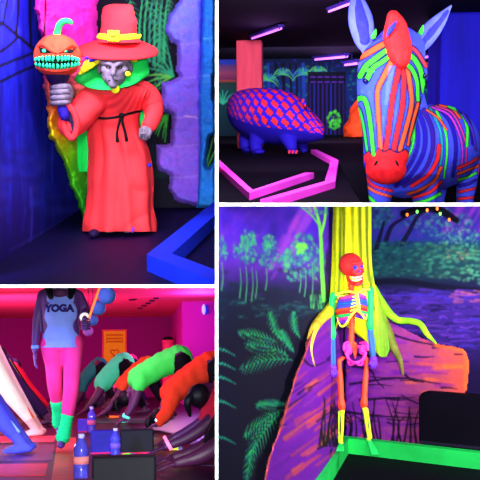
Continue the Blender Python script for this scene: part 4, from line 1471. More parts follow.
XO = [(330, 306), (318, 320), (309, 338), (303, 356), (296, 372), (288, 398), (280, 426), (270, 452), (262, 490)]
cbk.stroke(XO, 2.2, 2.2, (235, 90, 60), .9, 1.5)
cbk.stroke([(438, 344), (462, 348), (468, 356), (468, 388)], 4, 5, (250, 100, 50), .8, 2)
cbk.stroke(XO, .9, .9, (20, 6, 30), .9)
me, c = relief(RD, crD, crD + uL, oL, .03, cbk, 1.0, .004, .02, 4, 1.5, 1.5)
tagit(link('stump_board', me, paint_mat(), room=RD, loc=c), 'purple painted bark board on the fern wall, skeleton side', 'painted board', kind='thing')
me, c = relief(RD, crD, crD + uR, oR, .03, cbk, 1.0, .004, .02, 8, 1.5, 1.5)
tagit(link('stump_board', me, paint_mat(), room=RD, loc=c), 'purple and orange painted wood board on the wall behind the black box', 'painted board', kind='thing')

# ---- yellow tree trunk with roots
TR = Fig(RD, 'tree_trunk', 'yellow sculpted tree trunk with spreading roots behind the skeleton', 'tree trunk', 354, 340, 7.06)
Q, k = TR.Q, TR.k
ct = Canvas(290, 180, 440, 420, (225, 225, 20), .75)
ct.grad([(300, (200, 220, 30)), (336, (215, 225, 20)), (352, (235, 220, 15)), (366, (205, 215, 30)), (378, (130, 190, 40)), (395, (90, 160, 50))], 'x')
for i in range(70):
    x = random.uniform(328, 388)
    y = random.uniform(190, 300)
    ct.stroke([(x, y), (x + random.uniform(-1, 1), y + 25), (x + (x - 354) * .12, y + random.uniform(40, 80))], random.uniform(.5, 1.3), .4, random.choice([(110, 120, 20), (240, 235, 40), (170, 190, 20), (90, 130, 30), (245, 240, 60)]), .6, 1)
for p in ([(340, 200), (340, 260), (338, 300)], [(360, 200), (361, 260), (364, 300), (372, 330)], [(367, 200), (368, 260), (374, 310)]):
    ct.stroke(p, 1.1, 1.1, (60, 70, 14), .7, 1)
ct.blob(380, 330, 12, 22, (120, 150, 50), .7, .8)
rows = [(196, 334, 370.5, .10, 0), (230, 333.5, 370.5, .10, 0), (262, 333, 371, .10, 0), (285, 332, 374, .10, 0), (300, 331, 378, .10, .0), (312, 333, 381, .10, .02), (322, 341, 384, .09, .04), (332, 354, 386, .06, .05), (342, 366, 388, .04, .07), (350, 375, 389, .025, .08), (357, 382, 387, .005, .09)]
me = loft_px(TR, rows, 120, 0, 0, 80, 3)
out = []
for p in me.v:
    v = Vector(p)
    a = math.atan2(v.y, v.x)
    q = 1 + .07 * math.sin(a * 11 + .6 * noise.noise((0, 0, v.z * 3))) + .05 * noise.noise((math.cos(a) * 3, math.sin(a) * 3, v.z * 1.5))
    out.append((v.x * q, v.y * q, v.z))
me.v = out
me = me.mesh('trunk')
smooth(me)
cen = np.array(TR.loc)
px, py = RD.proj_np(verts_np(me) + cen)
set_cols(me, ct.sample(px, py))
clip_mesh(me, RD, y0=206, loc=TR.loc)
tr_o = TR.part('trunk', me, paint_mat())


def root(pts, wallp, c0, c1, lab=None):
    P = [RD.onwall(x, y, crD, crD + wallp, o_) - TR.loc for x, y, r, o_ in pts]
    R_ = [r * .0085 for x, y, r, o_ in pts]
    m_ = MB().tube(P, R_, 14, None)
    m_ = m_.mesh('root')
    smooth(m_)
    V = verts_np(m_)
    a, b = np.array(P[0]), np.array(P[-1])
    t = np.clip(((V - a) @ (b - a)) / ((b - a) @ (b - a)), 0, 1)[:, None]
    n_ = np.array([noise.noise(Vector(v) * 14) for v in V])[:, None]
    set_cols(m_, np.clip((np.array(c0) * (1 - t) + np.array(c1) * t) * (1 + .3 * n_), 0, 255))
    o = TR.part('root', m_, paint_mat(), label=lab)


root([(337, 298, 5, .04), (329, 311, 5, .03), (320, 320, 4.2, .035), (313, 331, 3.4, .04), (309.5, 347, 2.4, .04), (311, 358, 2.0, .04), (315, 370, .8, .04)], uL, (235, 225, 20), (240, 190, 60))
root([(336, 318, 4, .03), (331, 336, 2.6, .03), (330, 356, 2.0, .03), (329, 376, 1.6, .03), (326, 395, 1.2, .035), (323, 405, .6, .035)], uL, (230, 215, 30), (90, 60, 40))
root([(372, 288, 5, .12), (380, 301, 4.6, .10), (389, 313, 4, .09), (398, 320, 3.4, .08), (410, 321, 3.2, .08), (420, 324, 3, .08), (427, 334, 2.6, .08), (436, 343, .8, .07)], uR, (150, 220, 40), (150, 245, 40), 'bright lime root')
root([(376, 300, 6, .12), (381, 318, 6, .10), (388, 334, 5.4, .08), (395, 350, 3.8, .07), (400, 360, 2.6, .06), (403, 374, 1.3, .05)], uR, (130, 170, 40), (120, 110, 60), 'olive root')
root([(362, 318, 5, .16), (366, 334, 4, .12), (370, 350, 2.6, .08), (374, 366, 1.4, .06)], uR, (120, 170, 40), (90, 120, 50), 'olive root')

# ---- green floor rail
grl = mat('rail_green', (26, 200, 84), var=.12, scale=5, bump=.1)
far = crD + uL * 3.0
rail('border_rail', RD, [RD.proj(RD.floor(332, 482, ZD) + uL * 1.6), (332, 482), (348.5, 453.5), (483, 470), RD.proj(RD.floor(483, 470, ZD) + uR * .35)], ZD, .10, .125, grl, 'green border rail round the corner under the skeleton feet', 'border rail')

# ---- black box by the wall
pb = RD.onwall(452, 420, crD, crD + uR, .10)
ang_ = math.atan2(uR.y, uR.x)
rotb = Matrix.Rotation(ang_, 3, 'Z')
zt = ZD + .127
ytop = RD.onwall(452, 392.5, crD, crD + uR, .10).z
hx = .34
lft = RD.onwall(421, 420, crD, crD + uR, .115)
cb_ = Vector((lft.x, lft.y, 0)) + uR * hx
BX = bpy.data.objects.new('black_box', None)
COL.objects.link(BX)
BX.matrix_world = RD.M @ Matrix.Translation(Vector((cb_.x, cb_.y, zt))) @ Matrix.Rotation(ang_, 4, 'Z')
tagit(BX, 'black round-cornered box standing on the green rail against the painted board', 'box')
hz = (ytop - zt) / 2
bm = bmesh.new()
bmesh.ops.create_cube(bm, size=2)
for v in bm.verts:
    v.co = Vector((v.co.x * hx, v.co.y * .05, v.co.z * hz + hz))
ed = [e for e in bm.edges if abs(e.verts[0].co.y - e.verts[1].co.y) > .05 and e.verts[0].co.z > hz]
bmesh.ops.bevel(bm, geom=ed, offset=.07, segments=8, profile=.5, affect='EDGES')
bmesh.ops.bevel(bm, geom=[e for e in bm.edges if abs(e.calc_face_angle(0)) > .8], offset=.006, segments=2, profile=.5, affect='EDGES')
me = bpy.data.meshes.new('shell')
bm.to_mesh(me)
bm.free()
link('shell', me, mat('box_black', (8, 5, 17), var=.2, rough=.7, spec=.05), BX)
link('base_rim', MB().box((0, 0, .012), (hx * .98, .052, .012), None, .004), mat('box_rim', (24, 18, 40)), BX, sm=False)

# ---- fairy lights in the dark branch
S = Fig(RD, 'string_lights', 'string of small orange and green lights along the dark painted branch', 'string lights', 428, 212, 6.9)
wl = []
spots = ((407, 214, (255, 110, 40)), (417, 211, (110, 240, 90)), (427, 209.5, (255, 130, 50)), (437, 208, (255, 120, 40)), (440, 213, (120, 235, 90)), (449, 219, (255, 120, 50)))
dsp = [RD.onwall(x, y, crD, crD + uR, .03) - S.loc for x, y, c in spots]
S.part('wire', MB().tube(dsp, .004, 6, 40), blkm)
for p, (x, y, c) in zip(dsp, spots):
    b_ = S.part('bulb', MB().lathe([(.001, -.016), (.008, -.012), (.011, 0), (.008, .011), (.001, .017)], p + Vector((0, -.012, -.006)), None, 12), mat('bulb_%d' % c[0] + '_%d' % c[1], c, var=0, emit=c, estr=2.2))
    S.part('socket', MB().lathe([(.001, .012), (.007, .012), (.007, .024), (.001, .024)], p + Vector((0, -.012, -.006)), None, 10), blkm, b_)

# ---- skeleton
K = Fig(RD, 'skeleton', 'life-size skeleton with each bone painted a different neon colour', 'skeleton', 352, 441, 6.84)
Q, k = K.Q, K.k
bone = lambda n_, c: mat('bone_' + n_, c, var=.08, scale=20, rough=.55, spec=.3)
b_red, b_org, b_grn, b_blu, b_pur, b_pnk, b_yel, b_lim, b_wht = (bone('red', (240, 36, 44)), bone('orange', (250, 72, 40)), bone('green', (22, 205, 92)), bone('blue', (34, 90, 235)), bone('purple', (110, 40, 225)),
    bone('pink', (250, 50, 170)), bone('yellow', (240, 238, 70)), bone('lime', (212, 240, 40)), bone('white', (235, 240, 235)))


def tk(pts, n=12, flat=1.0, up=None, mb=None):
    mb = mb or MB()
    return mb.tube([Q(x, y, d_) for x, y, d_, r in pts], [r * k for *_, r in pts], n, None, flat, up)


mb = MB()
mb.ell(Q(350.5, 264.5, .0), (11.6 * k, .10, 11.8 * k), Matrix.Rotation(.15, 3, 'Y'))
mb.ell(Q(356.5, 269, -.05), (7.2 * k, .06, 8.2 * k))
mb.ell(Q(357.5, 275, -.065), (4.6 * k, .04, 3.6 * k))
for (x, y, d_) in ((352.5, 272.5, -.09), (362, 271.5, -.055)):
    mb.ell(Q(x, y, d_), (2.6 * k, .02, 1.6 * k))
tk([(350, 264, -.092, 1.4), (354.5, 263.5, -.105, 1.5), (360.5, 262.5, -.095, 1.4), (363, 264, -.07, 1.0)], mb=mb)
sk = K.part('skull', fuse(mb, .006, 2, 'skull'), b_red)
for (x, y, d_, r) in ((355.0, 267.6, -.103, 2.3), (361.4, 266.6, -.088, 1.7)):
    e = K.part('eye_socket', MB().ell(Q(x, y, d_), (r * k, .014, r * 1.05 * k)), bone('socket', (60, 60, 225)), sk, 'blue eye socket')
    K.part('pupil', MB().ell(Q(x + .3, y, d_ - .011), (r * .45 * k, .006, r * .45 * k)), bone('pupil', (30, 30, 140)), e)
K.part('nose_hole', MB().ell(Q(359.3, 271.3, -.108), (1.2 * k, .009, 1.5 * k)), bone('nose', (70, 40, 190)), sk, 'blue nose hole')
mb = MB()
tk([(347.5, 274, -.02, 1.7), (348.5, 279.5, -.035, 1.8), (353, 283.2, -.085, 2.0), (357.5, 284, -.105, 2.2), (360.5, 282.5, -.09, 1.9), (362, 278, -.04, 1.4)], mb=mb)
jw = K.part('jaw', mb, b_red)
for row, y0, nn in (('upper', 277.6, 7), ('lower', 280.4, 7)):
    for i in range(nn):
        f = i / (nn - 1)
        x = 352.2 + 9.4 * f
        y = y0 - 1.5 * f + (.5 * math.sin(math.pi * f))
        d_ = -.088 - .024 * math.sin(math.pi * (f * .8 + .15))
        K.part('tooth', MB().box(Q(x, y, d_), (.5 * k, .005, .85 * k), None, .0018), b_wht, sk if row == 'upper' else jw)
# spine
mb = MB()
for i in range(26):
    f = i / 25
    y = 284 + 62 * f
    x = 350.8 + 1.2 * math.sin(f * 3.1)
    mb.lathe([(.4 * k, -1.05 * k), (2.2 * k, -1.0 * k), (1.9 * k, 0), (2.3 * k, .95 * k), (.4 * k, 1.05 * k)], Q(x, y, .03 + .03 * math.sin(f * 5)), None, 12)
    mb.ell(Q(x - 2.4, y, .04 + .03 * math.sin(f * 5)), (1.3 * k, .012, .6 * k), None, 8, 6)
    mb.ell(Q(x + 2.4, y, .04 + .03 * math.sin(f * 5)), (1.3 * k, .012, .6 * k), None, 8, 6)
mb = fuse(mb, .005, 1, 'spine')
K.part('spine', mb, b_org, label='orange red spine')
# shoulder girdle and breastbone
for pts in ([(356, 293.2, -.09, 1.2), (348, 291.5, -.09, 1.1), (341, 293, -.05, 1.2), (334, 295, -.0, 1.7)], [(358.5, 292.2, -.09, 1.2), (363, 289.8, -.085, 1.1), (367, 289.2, -.05, 1.2), (370.5, 289.6, -.01, 1.7)]):
    K.part('collarbone', tk(pts), b_yel)
for sx, pts in ((1, [(336, 294), (347, 296), (344, 311)]), (-1, [(369, 290), (359, 293), (363, 308)])):
    m_ = MB()
    m_.hexa([Q(*pts[0], .075), Q(*pts[1], .085), Q(*pts[2], .09), Q(pts[2][0] - 1.5 * sx, pts[2][1] - 1, .085)], [Q(*pts[0], .090), Q(*pts[1], .10), Q(*pts[2], .105), Q(pts[2][0] - 1.5 * sx, pts[2][1] - 1, .10)])
    K.part('shoulder_blade', m_, b_yel, sm=False)
K.part('breastbone', tk([(356.5, 292.5, -.11, 1.9), (357.3, 297, -.14, 1.5), (358.3, 304, -.152, 1.7), (358.8, 309, -.152, 1.3), (358.6, 312.5, -.145, .6)], 12, .5, (0, 1, 0)), b_yel)
ribc = [bone('rib_pink', (225, 60, 150)), b_pur, b_blu, bone('rib_indigo', (60, 70, 225)), b_org, b_red, b_grn, b_pnk, b_pur]
cl, cr_ = [], []
for i in range(9):
    f = i / 8
    y = 294.5 + 24 * f
    rxl = 11.2 + 5.4 * math.sin(math.pi * (.18 + .58 * f))
    rxr = 7.5 + 2.8 * math.sin(math.pi * (.18 + .55 * f))
    dep = .085 + .05 * math.sin(math.pi * (.15 + .6 * f))
    drop = 3.2 + 2.2 * f
    cut = max(0, f - .55) * 1.25
    for sgn, rx_ in ((-1, rxl), (1, rxr)):
        pts = []
        cx_ = 353.5 if sgn < 0 else 356.5
        for j in range(11):
            t = (j / 10) * (1 - .35 * cut)
            a = math.pi * (.5 - t)          # back to front
            x = cx_ + sgn * rx_ * math.cos(a) * (1 if t < .5 else 1 - .0 * t)
            xx = x + (357.8 - cx_) * max(0, (t - .5) * 2) * .8 * (1 - cut)
            pts.append((xx, y + 1.2 + 2.6 * math.sin(math.pi * t) - (1.2 + 2.5 * f if sgn > 0 else 0), dep * math.sin(a) * 1 - .012 * t, 1.05))
        K.part('rib', tk(pts, 8, 1.5, (0, 0, 1)), ribc[i])
        (cl if sgn < 0 else cr_).append(pts[-1])
K.part('rib_cartilage', tk([(358.5, 309, -.15, 1.0), (354, 312.5, -.155, 1.1), (349.5, 318, -.15, 1.2), (345.5, 324.5, -.12, 1.2), (341.5, 326.2, -.09, 1.1), (338.6, 322, -.05, 1.0), (337.8, 315, -.02, .9), (338.0, 306, -.01, .8)], 10), b_yel, label='yellow rib edge')
K.part('rib_cartilage', tk([(358.6, 309, -.15, 1.0), (360.5, 312.5, -.15, 1.0), (363, 316, -.135, 1.0), (365.6, 319.3, -.1, 1.0), (366.8, 314, -.05, .8)], 10), b_yel, label='yellow rib edge')
for i in range(5):
    f = i / 4
    K.part('rib_cartilage', tk([(357.6 + .3 * f, 296 + 12 * f, -.15, .7), (353 - 2.5 * f, 296.8 + 14 * f, -.152, .75)], 8), b_yel, label='yellow rib edge')
# arms
for pts in ([(333.5, 296, -.0, 3.8), (332.2, 300.5, -.0, 3.1), (332, 312, -.005, 2.8), (332.2, 326, -.01, 2.8), (332.6, 333.5, -.01, 3.6), (332.8, 336.5, -.01, 3.2)], [(370.6, 290.5, -.01, 3.7), (370.8, 295, -.01, 3.1), (370.6, 306, -.015, 2.8), (370.2, 318, -.02, 2.8), (370, 324.5, -.02, 3.7), (370.2, 327.5, -.02, 3.2)]):
    K.part('upper_arm_bone', tk(pts, 14), b_grn)
for pts in ([(331.6, 338, -.01, 1.7), (331.2, 350, -.02, 1.9), (332, 365, -.03, 1.5)], [(333.8, 338, 0, 1.5), (334.0, 350, -.01, 1.8), (334.4, 364.5, -.02, 1.4)],
            [(369.2, 329, -.02, 1.7), (370.6, 342, -.03, 1.9), (372.5, 357, -.05, 1.5)], [(371.4, 328.5, -.01, 1.5), (372.8, 342, -.02, 1.8), (374.4, 356, -.04, 1.4)]):
    K.part('forearm_bone', tk(pts, 12), b_blu)
for (wx, wy, d_, dx) in ((333, 366, -.03, .8), (373.4, 357.5, -.05, -.3)):
    ho = K.part('hand', MB().ell(Q(wx, wy + 1.5, d_), (3.6 * k, .018, 3.2 * k)), b_pur)
    for i in range(5):
        o_ = (i - 2) * 1.25
        ln = (5.5, 8.4, 9.2, 8.6, 7)[i]
        x0, x1 = wx + o_ * .8, wx + o_ * (1.5 if i else 2.1) + dx
        m_ = tk([(x0, wy + 2, d_, 1.0), (wx + o_ * 1.2 + dx * .5, wy + 2 + ln * .45, d_ - .006, 1.05), (wx + o_ * 1.4 + dx * .8, wy + 2 + ln * .75, d_ - .012, .95), (x1, wy + 2 + ln, d_ - .006, .5)], 8)
        K.part('finger', m_, b_pur, ho)
# the peg it hangs from
K.part('hanging_peg', MB().tube([Q(351, 256, .03), Q(351.5, 254, .14)], [.012, .012], 10), blkm)
# pelvis
mb = MB()
for sgn, cx_ in ((-1, 347.6), (1, 364.0)):
    rot = Matrix.Rotation(sgn * .45, 3, 'Y') @ Matrix.Rotation(sgn * .55, 3, 'Z')
    mb.ell(Q(cx_, 349.0, -.0), (5.0 * k, .022, 6.4 * k), rot, 20, 14)
    tk([(cx_ - sgn * 4, 343, .02, 1.1), (cx_, 342.2, -.02, 1.3), (cx_ + sgn * 3.5, 344.5, -.045, 1.4), (cx_ + sgn * 3.6, 350, -.05, 1.4)], mb=mb)
    tk([(cx_ + sgn * 1.5, 353, -.02, 2), (cx_ - sgn * 1, 359, -.03, 1.7), (355.2 + sgn * 2.6, 362, -.06, 1.4), (355.5, 362.2, -.07, 1.3)], mb=mb)
    tk([(cx_ - sgn * .5, 358, -.01, 1.6), (cx_ - sgn * 1.6, 364.0, -.01, 1.5), (355.2 + sgn * 3.4, 364.8, -.045, 1.2), (355.5, 362.4, -.07, 1.2)], mb=mb)
    tk([(cx_ - sgn * 2, 347, .04, 1.8), (355.5 + sgn * 2.5, 346.5, .05, 1.8)], mb=mb)
K.part('pelvis', fuse(mb, .006, 2, 'pelvis'), b_pnk)
K.part('sacrum', tk([(354, 344.5, .02, 3.0), (354.6, 350, .035, 2.6), (355, 355, .03, 1.4), (355.2, 358, .01, .6)], 14, .5, (0, 1, 0)), b_org)
# legs
for pts in ([(343.2, 358, -.0, 2.0), (339.8, 360.5, -.01, 2.3), (339.6, 366, -.015, 2.0), (340.4, 380, -.03, 2.8), (341.2, 398, -.04, 2.9), (341.6, 404.5, -.04, 3.8), (341.8, 408, -.04, 3.6)],
            [(364.0, 357.5, -.0, 2.0), (366.4, 359, -.01, 2.3), (366.4, 365, -.015, 2.0), (365.4, 380, -.03, 2.8), (364.4, 396, -.04, 2.9), (364, 402, -.04, 3.8), (364, 405.5, -.04, 3.6)]):
    K.part('thigh_bone', tk(pts, 14), b_org)
for (x, y, d_) in ((341.7, 406.5, -.07), (364, 404, -.07)):
    K.part('kneecap', MB().ell(Q(x, y, d_), (1.7 * k, .012, 1.9 * k)), b_org)
for pts in ([(342.2, 411, -.045, 2.6), (342.4, 416, -.045, 1.8), (342.2, 430, -.04, 1.5), (341.4, 440, -.035, 1.5), (341.2, 443, -.035, 2.2)],
            [(364.4, 408, -.045, 2.6), (365, 413, -.045, 1.8), (366.8, 427, -.045, 1.5), (368.4, 436, -.045, 1.5), (368.8, 439, -.045, 2.2)]):
    K.part('shin_bone', tk(pts, 12), b_lim)
for pts in ([(339.4, 412, -.03, 1.3), (338.8, 427, -.025, .8), (339.4, 442, -.025, 1.3)], [(367, 409, -.03, 1.3), (369.4, 424, -.03, .8), (370.8, 437.5, -.03, 1.3)]):
    K.part('calf_bone', tk(pts, 10), b_lim)
for (x, y, dx, dy, ln) in ((341, 444.5, -.9, 5, .10), (369.4, 441, 5.5, 12, .14)):
    fo = K.part('foot', MB().ell(Q(x, y + .3, -.035), (2.4 * k, .03, 2.0 * k)), b_grn)
    for i in range(5):
        o_ = (i - 2) * 1.1
        m_ = tk([(x + o_ * .6, y + .8, -.05, 1.2), (x + o_ * 1.1 + dx * .5, y + 1 + dy * .45, -.05 - ln * .55, 1.25), (x + o_ * 1.3 + dx, y + 1 + dy, -.05 - ln, .9)], 8)
        K.part('toe', m_, b_grn, fo)

light('SPOT', 'camera_fill', RD, (.05, 1.0, .1), 900, (1, .98, 1), .25, RD.at(360, 340, 8), 40, .4)  # unseen front light added near the camera for the corner
light('AREA', 'side_fill', RD, (1.9, 5.4, -.1), 95, (1, .97, 1), .7, RD.at(345, 330, 7.8))  # added out of view to light the corner evenly
# =====================================================================
# BAY C : the black-light yoga class
# =====================================================================
RC = Room(130, 370)
ZC, CC, DC = -.67, 1.3, 22.5
wpink = mat('wall_magenta', (140, 18, 112), var=.06, scale=.6, rough=.85, spec=.05)  # pink of the coloured light is put into wall and ceiling paint
cpink = mat('ceiling_pink', (250, 64, 122), var=.06, scale=.5, rough=.85, spec=.05)
x0, x1 = RC.at(-60, 370, DC).x, RC.at(240, 370, DC).x
wall('wall_back', RC, (x0, DC, ZC), (x1, DC, ZC), ZC, CC, 4, 4, None, wpink, clip=dict(x1=215.3))
slab('ceiling', RC, [(-5.5, 8.7, CC), (3.2, 8.7, CC), (3.2, DC, CC), (-5.5, DC, CC)], cpink, clip=dict(x1=215.3))
flm = mat('floor_gloss', (26, 5, 40), var=.35, scale=2.5, rough=.38, spec=.2)
slab('floor', RC, [(-5.5, 4.6, ZC), (3.2, 4.6, ZC), (3.2, DC, ZC), (-5.5, DC, ZC)], flm, clip=dict(x1=215.3))
wall('wall_left', RC, (-5.5, 8.7, ZC), (-5.5, DC, ZC), ZC, CC, 2, 2, None, wpink)
a0, a1 = RC.at(182.5, 370, 17.5).x, RC.at(245, 370, 17.5).x
me = MB().box(((a0 + a1) / 2, 19.9, (ZC + CC) / 2), ((a1 - a0) / 2, 2.4, (CC - ZC) / 2)).mesh('wall_right')
clip_mesh(me, RC, x1=215.3)
o = link('wall_right', me, mat('wall_violet', (186, 30, 160), var=.05, scale=.7, rough=.85, spec=.05), room=RC)  # violet light on this wall is put into its colour
o['kind'] = 'structure'


def single(name, room, loc, label, cat, group=None):
    r = bpy.data.objects.new(name, None)
    COL.objects.link(r)
    r.matrix_world = room.M @ Matrix.Translation(Vector(loc))
    tagit(r, label, cat, group)
    return r


# poster
k = DC / 900
c = RC.at(114.5, 363, DC - .05)
po = single('poster', RC, c, 'yellow framed poster with a heart on the magenta back wall', 'poster')
pw, ph = 11.2 * k, 16.4 * k
link('board', MB().box((0, .02, ph), (pw, .012, ph), None, .004), mat('poster_yellow', (252, 190, 24), var=.06), po, sm=False)
fm = mat('poster_frame', (250, 70, 90))
for (cx_, cz_, hx_, hz_) in ((0, .02, pw + .03, .02), (0, 2 * ph - .02, pw + .03, .02), (-pw, ph, .022, ph), (pw, ph, .022, ph)):
    link('frame', MB().box((cx_, .005, cz_), (hx_, .02, hz_), None, .006), fm, po, sm=False)
inkm = mat('poster_ink', (222, 104, 20))
for row, (z, n) in enumerate(((2 * ph - 5.5 * k, 8), (2 * ph - 9 * k, 7), (2 * ph - 12 * k, 8))):
    pts = []
    for i in range(n * 2 + 1):
        pts.append((-pw * .72 + 1.44 * pw * i / (n * 2), .002, z + (.9 * k if i % 2 else -.9 * k)))
    link('writing', MB().tube(pts, .012, 6, len(pts) * 2), inkm, po)
ht = []
for i in range(33):
    t = 2 * math.pi * i / 32
    ht.append((.27 * k * 16 * math.sin(t) ** 3 * .9, .002, ph * .62 + .27 * k * (13 * math.cos(t) - 5 * math.cos(2 * t) - 2 * math.cos(3 * t) - math.cos(4 * t)) * .8))
link('heart', MB().tube(ht, .016, 6, 66, round_ends=False), inkm, po)

# ceiling vents
vm = mat('vent_dark', (70, 10, 60))
for lab, dots in (('long slotted vent in the pink ceiling near the violet wall', [(140, 308), (144, 305.5), (148, 303), (152, 300.5), (156, 298)]), ('small slotted vent in the pink ceiling by the lanterns', [(131.5, 299.6), (134, 299.2)])):
    p0 = RC.floor(*dots[0], CC - .012)
    vt = single('ceiling_vent', RC, p0, lab, 'ceiling vent')
    for (x, y) in dots:
        p = RC.floor(x, y, CC - .012) - p0
        link('slot', MB().box(p, (.05, .16, .010), None, .004), vm, vt, sm=False)
    q = (RC.floor(*dots[-1], CC - .012) - p0) / 2
    link('frame', MB().box(q + Vector((0, 0, .006)), (abs(q.x) + .09, abs(q.y) + .2, .004)), cpink, vt, sm=False)

# paper lanterns
lm = mat('lantern_blue', (72, 150, 250), var=.06, scale=12, rough=.6, bump=.1)
lm2 = mat('lantern_violet', (190, 130, 250), var=.06, scale=12)
for i, (x, y, r, d_, lab) in enumerate(((107, 295.5, 8.8, 12.4, 'biggest blue paper lantern, topmost of the hanging string'), (98.5, 308, 7.2, 12.8, 'blue paper lantern just below the biggest lantern'),
                                      (92.5, 320, 5.6, 13.2, 'small blue paper lantern, second from the bottom of the string'), (88, 331, 5.0, 13.6, 'small violet paper lantern at the bottom of the string'))):
    kk = d_ / 900
    p = RC.at(x, y, d_)
    ln = single('paper_lantern', RC, p, lab, 'paper lantern', 'string of paper lanterns')
    prof = []
    for j in range(41):
        t = math.pi * (j + .3) / 40.6
        rr = r * kk * math.sin(t) * (1 + .022 * math.cos(j * math.pi / 2))
        prof.append((rr, -r * kk * math.cos(t)))
    link('shade', MB().lathe(prof, n=32), lm if i < 3 else lm2, ln)
    link('rim', MB().lathe([(r * kk * .22, r * kk * .97), (r * kk * .26, r * kk * .97), (r * kk * .26, r * kk * 1.05), (r * kk * .22, r * kk * 1.05)], n=20), mat('lantern_rim', (40, 40, 120)), ln)
    link('cord', MB().tube([(0, 0, r * kk), (0, 0, max(r * kk + .02, CC - p.z - .002))], .004, 6), mat('cord_dark', (40, 10, 60)), ln)

# wall light on the violet wall
p = RC.at(204.3, 315, 17.42)
wlg = single('wall_light', RC, p, 'small blue-white wall light on the violet wall', 'wall light')
kk = 17.4 / 900
link('back_box', MB().box((2.2 * kk, .03, 5.5 * kk), (2.2 * kk, .04, 4.6 * kk), None, .02), mat('light_box', (50, 50, 220)), wlg, sm=False)
link('lamp_shade', MB().ell((-.6 * kk, -.03, 5.5 * kk), (2.0 * kk, .06, 5.2 * kk)), mat('light_lens', (180, 190, 255), var=0, emit=(150, 160, 255), estr=.9), wlg)

# round pedestal at the back
p = RC.at(168.5, 400, 20.0)
p.z = ZC
kk = 20.0 / 900
pd = single('pedestal', RC, p, 'round pink pedestal with a black lid by the back wall', 'pedestal')
hh = RC.at(168.5, 340, 20).z - ZC
link('body', MB().lathe([(.001, 0), (6.2 * kk, 0), (6.2 * kk, .04), (5.8 * kk, .06), (5.8 * kk, hh - .06), (6.3 * kk, hh - .04), (6.3 * kk, hh), (.001, hh)], n=32), mat('pedestal_pink', (226, 50, 110)), pd)
link('lid', MB().lathe([(.001, hh), (4.6 * kk, hh), (5 * kk, hh + .03), (3.6 * kk, hh + .07), (.001, hh + .08)], n=28), blkm, pd)

# ---------------------------------------------------------------- people
skinm = mat('skin_violet', (84, 32, 82), var=.08, scale=10, rough=.5, spec=.3)  # violet cast of the room's light is put into the skin
skind = mat('skin_dark', (66, 18, 60), var=.08, scale=10, rough=.5, spec=.3)
hairm = mat('hair_black', (12, 6, 16), var=.3, scale=40, rough=.5)
hairb = mat('hair_brown', (48, 16, 34), var=.3, scale=40, rough=.5)


def head_on(mb, c, r, face, up):
    """skull, jaw, nose and ears; face = looking direction"""
    c, f, u = Vector(c), Vector(face).normalized(), Vector(up).normalized()
    s = f.cross(u).normalized()
    u = s.cross(f)
    R_ = Matrix((s, f, u)).transposed()
    mb.ell(c + u * r * .15, (r * .78, r * .95, r * .9), R_)
    mb.ell(c + f * r * .25 - u * r * .55, (r * .56, r * .62, r * .6), R_)
    mb.tube([c + f * r * .9 + u * r * .12, c + f * r * 1.12 - u * r * .22, c + f * r * .9 - u * r * .3], [r * .1, r * .16, r * .1], 8)
    mb.tube([c + f * r * .8 - s * r * .3 - u * .58 * r, c + f * r * .92 - u * .56 * r, c + f * r * .8 + s * r * .3 - u * .58 * r], [r * .07, r * .1, r * .07], 8)
    for q in (-1, 1):
        mb.ell(c + s * q * r * .8 - u * r * .1, (r * .12, r * .2, r * .28), R_)
    return s, f, u, R_


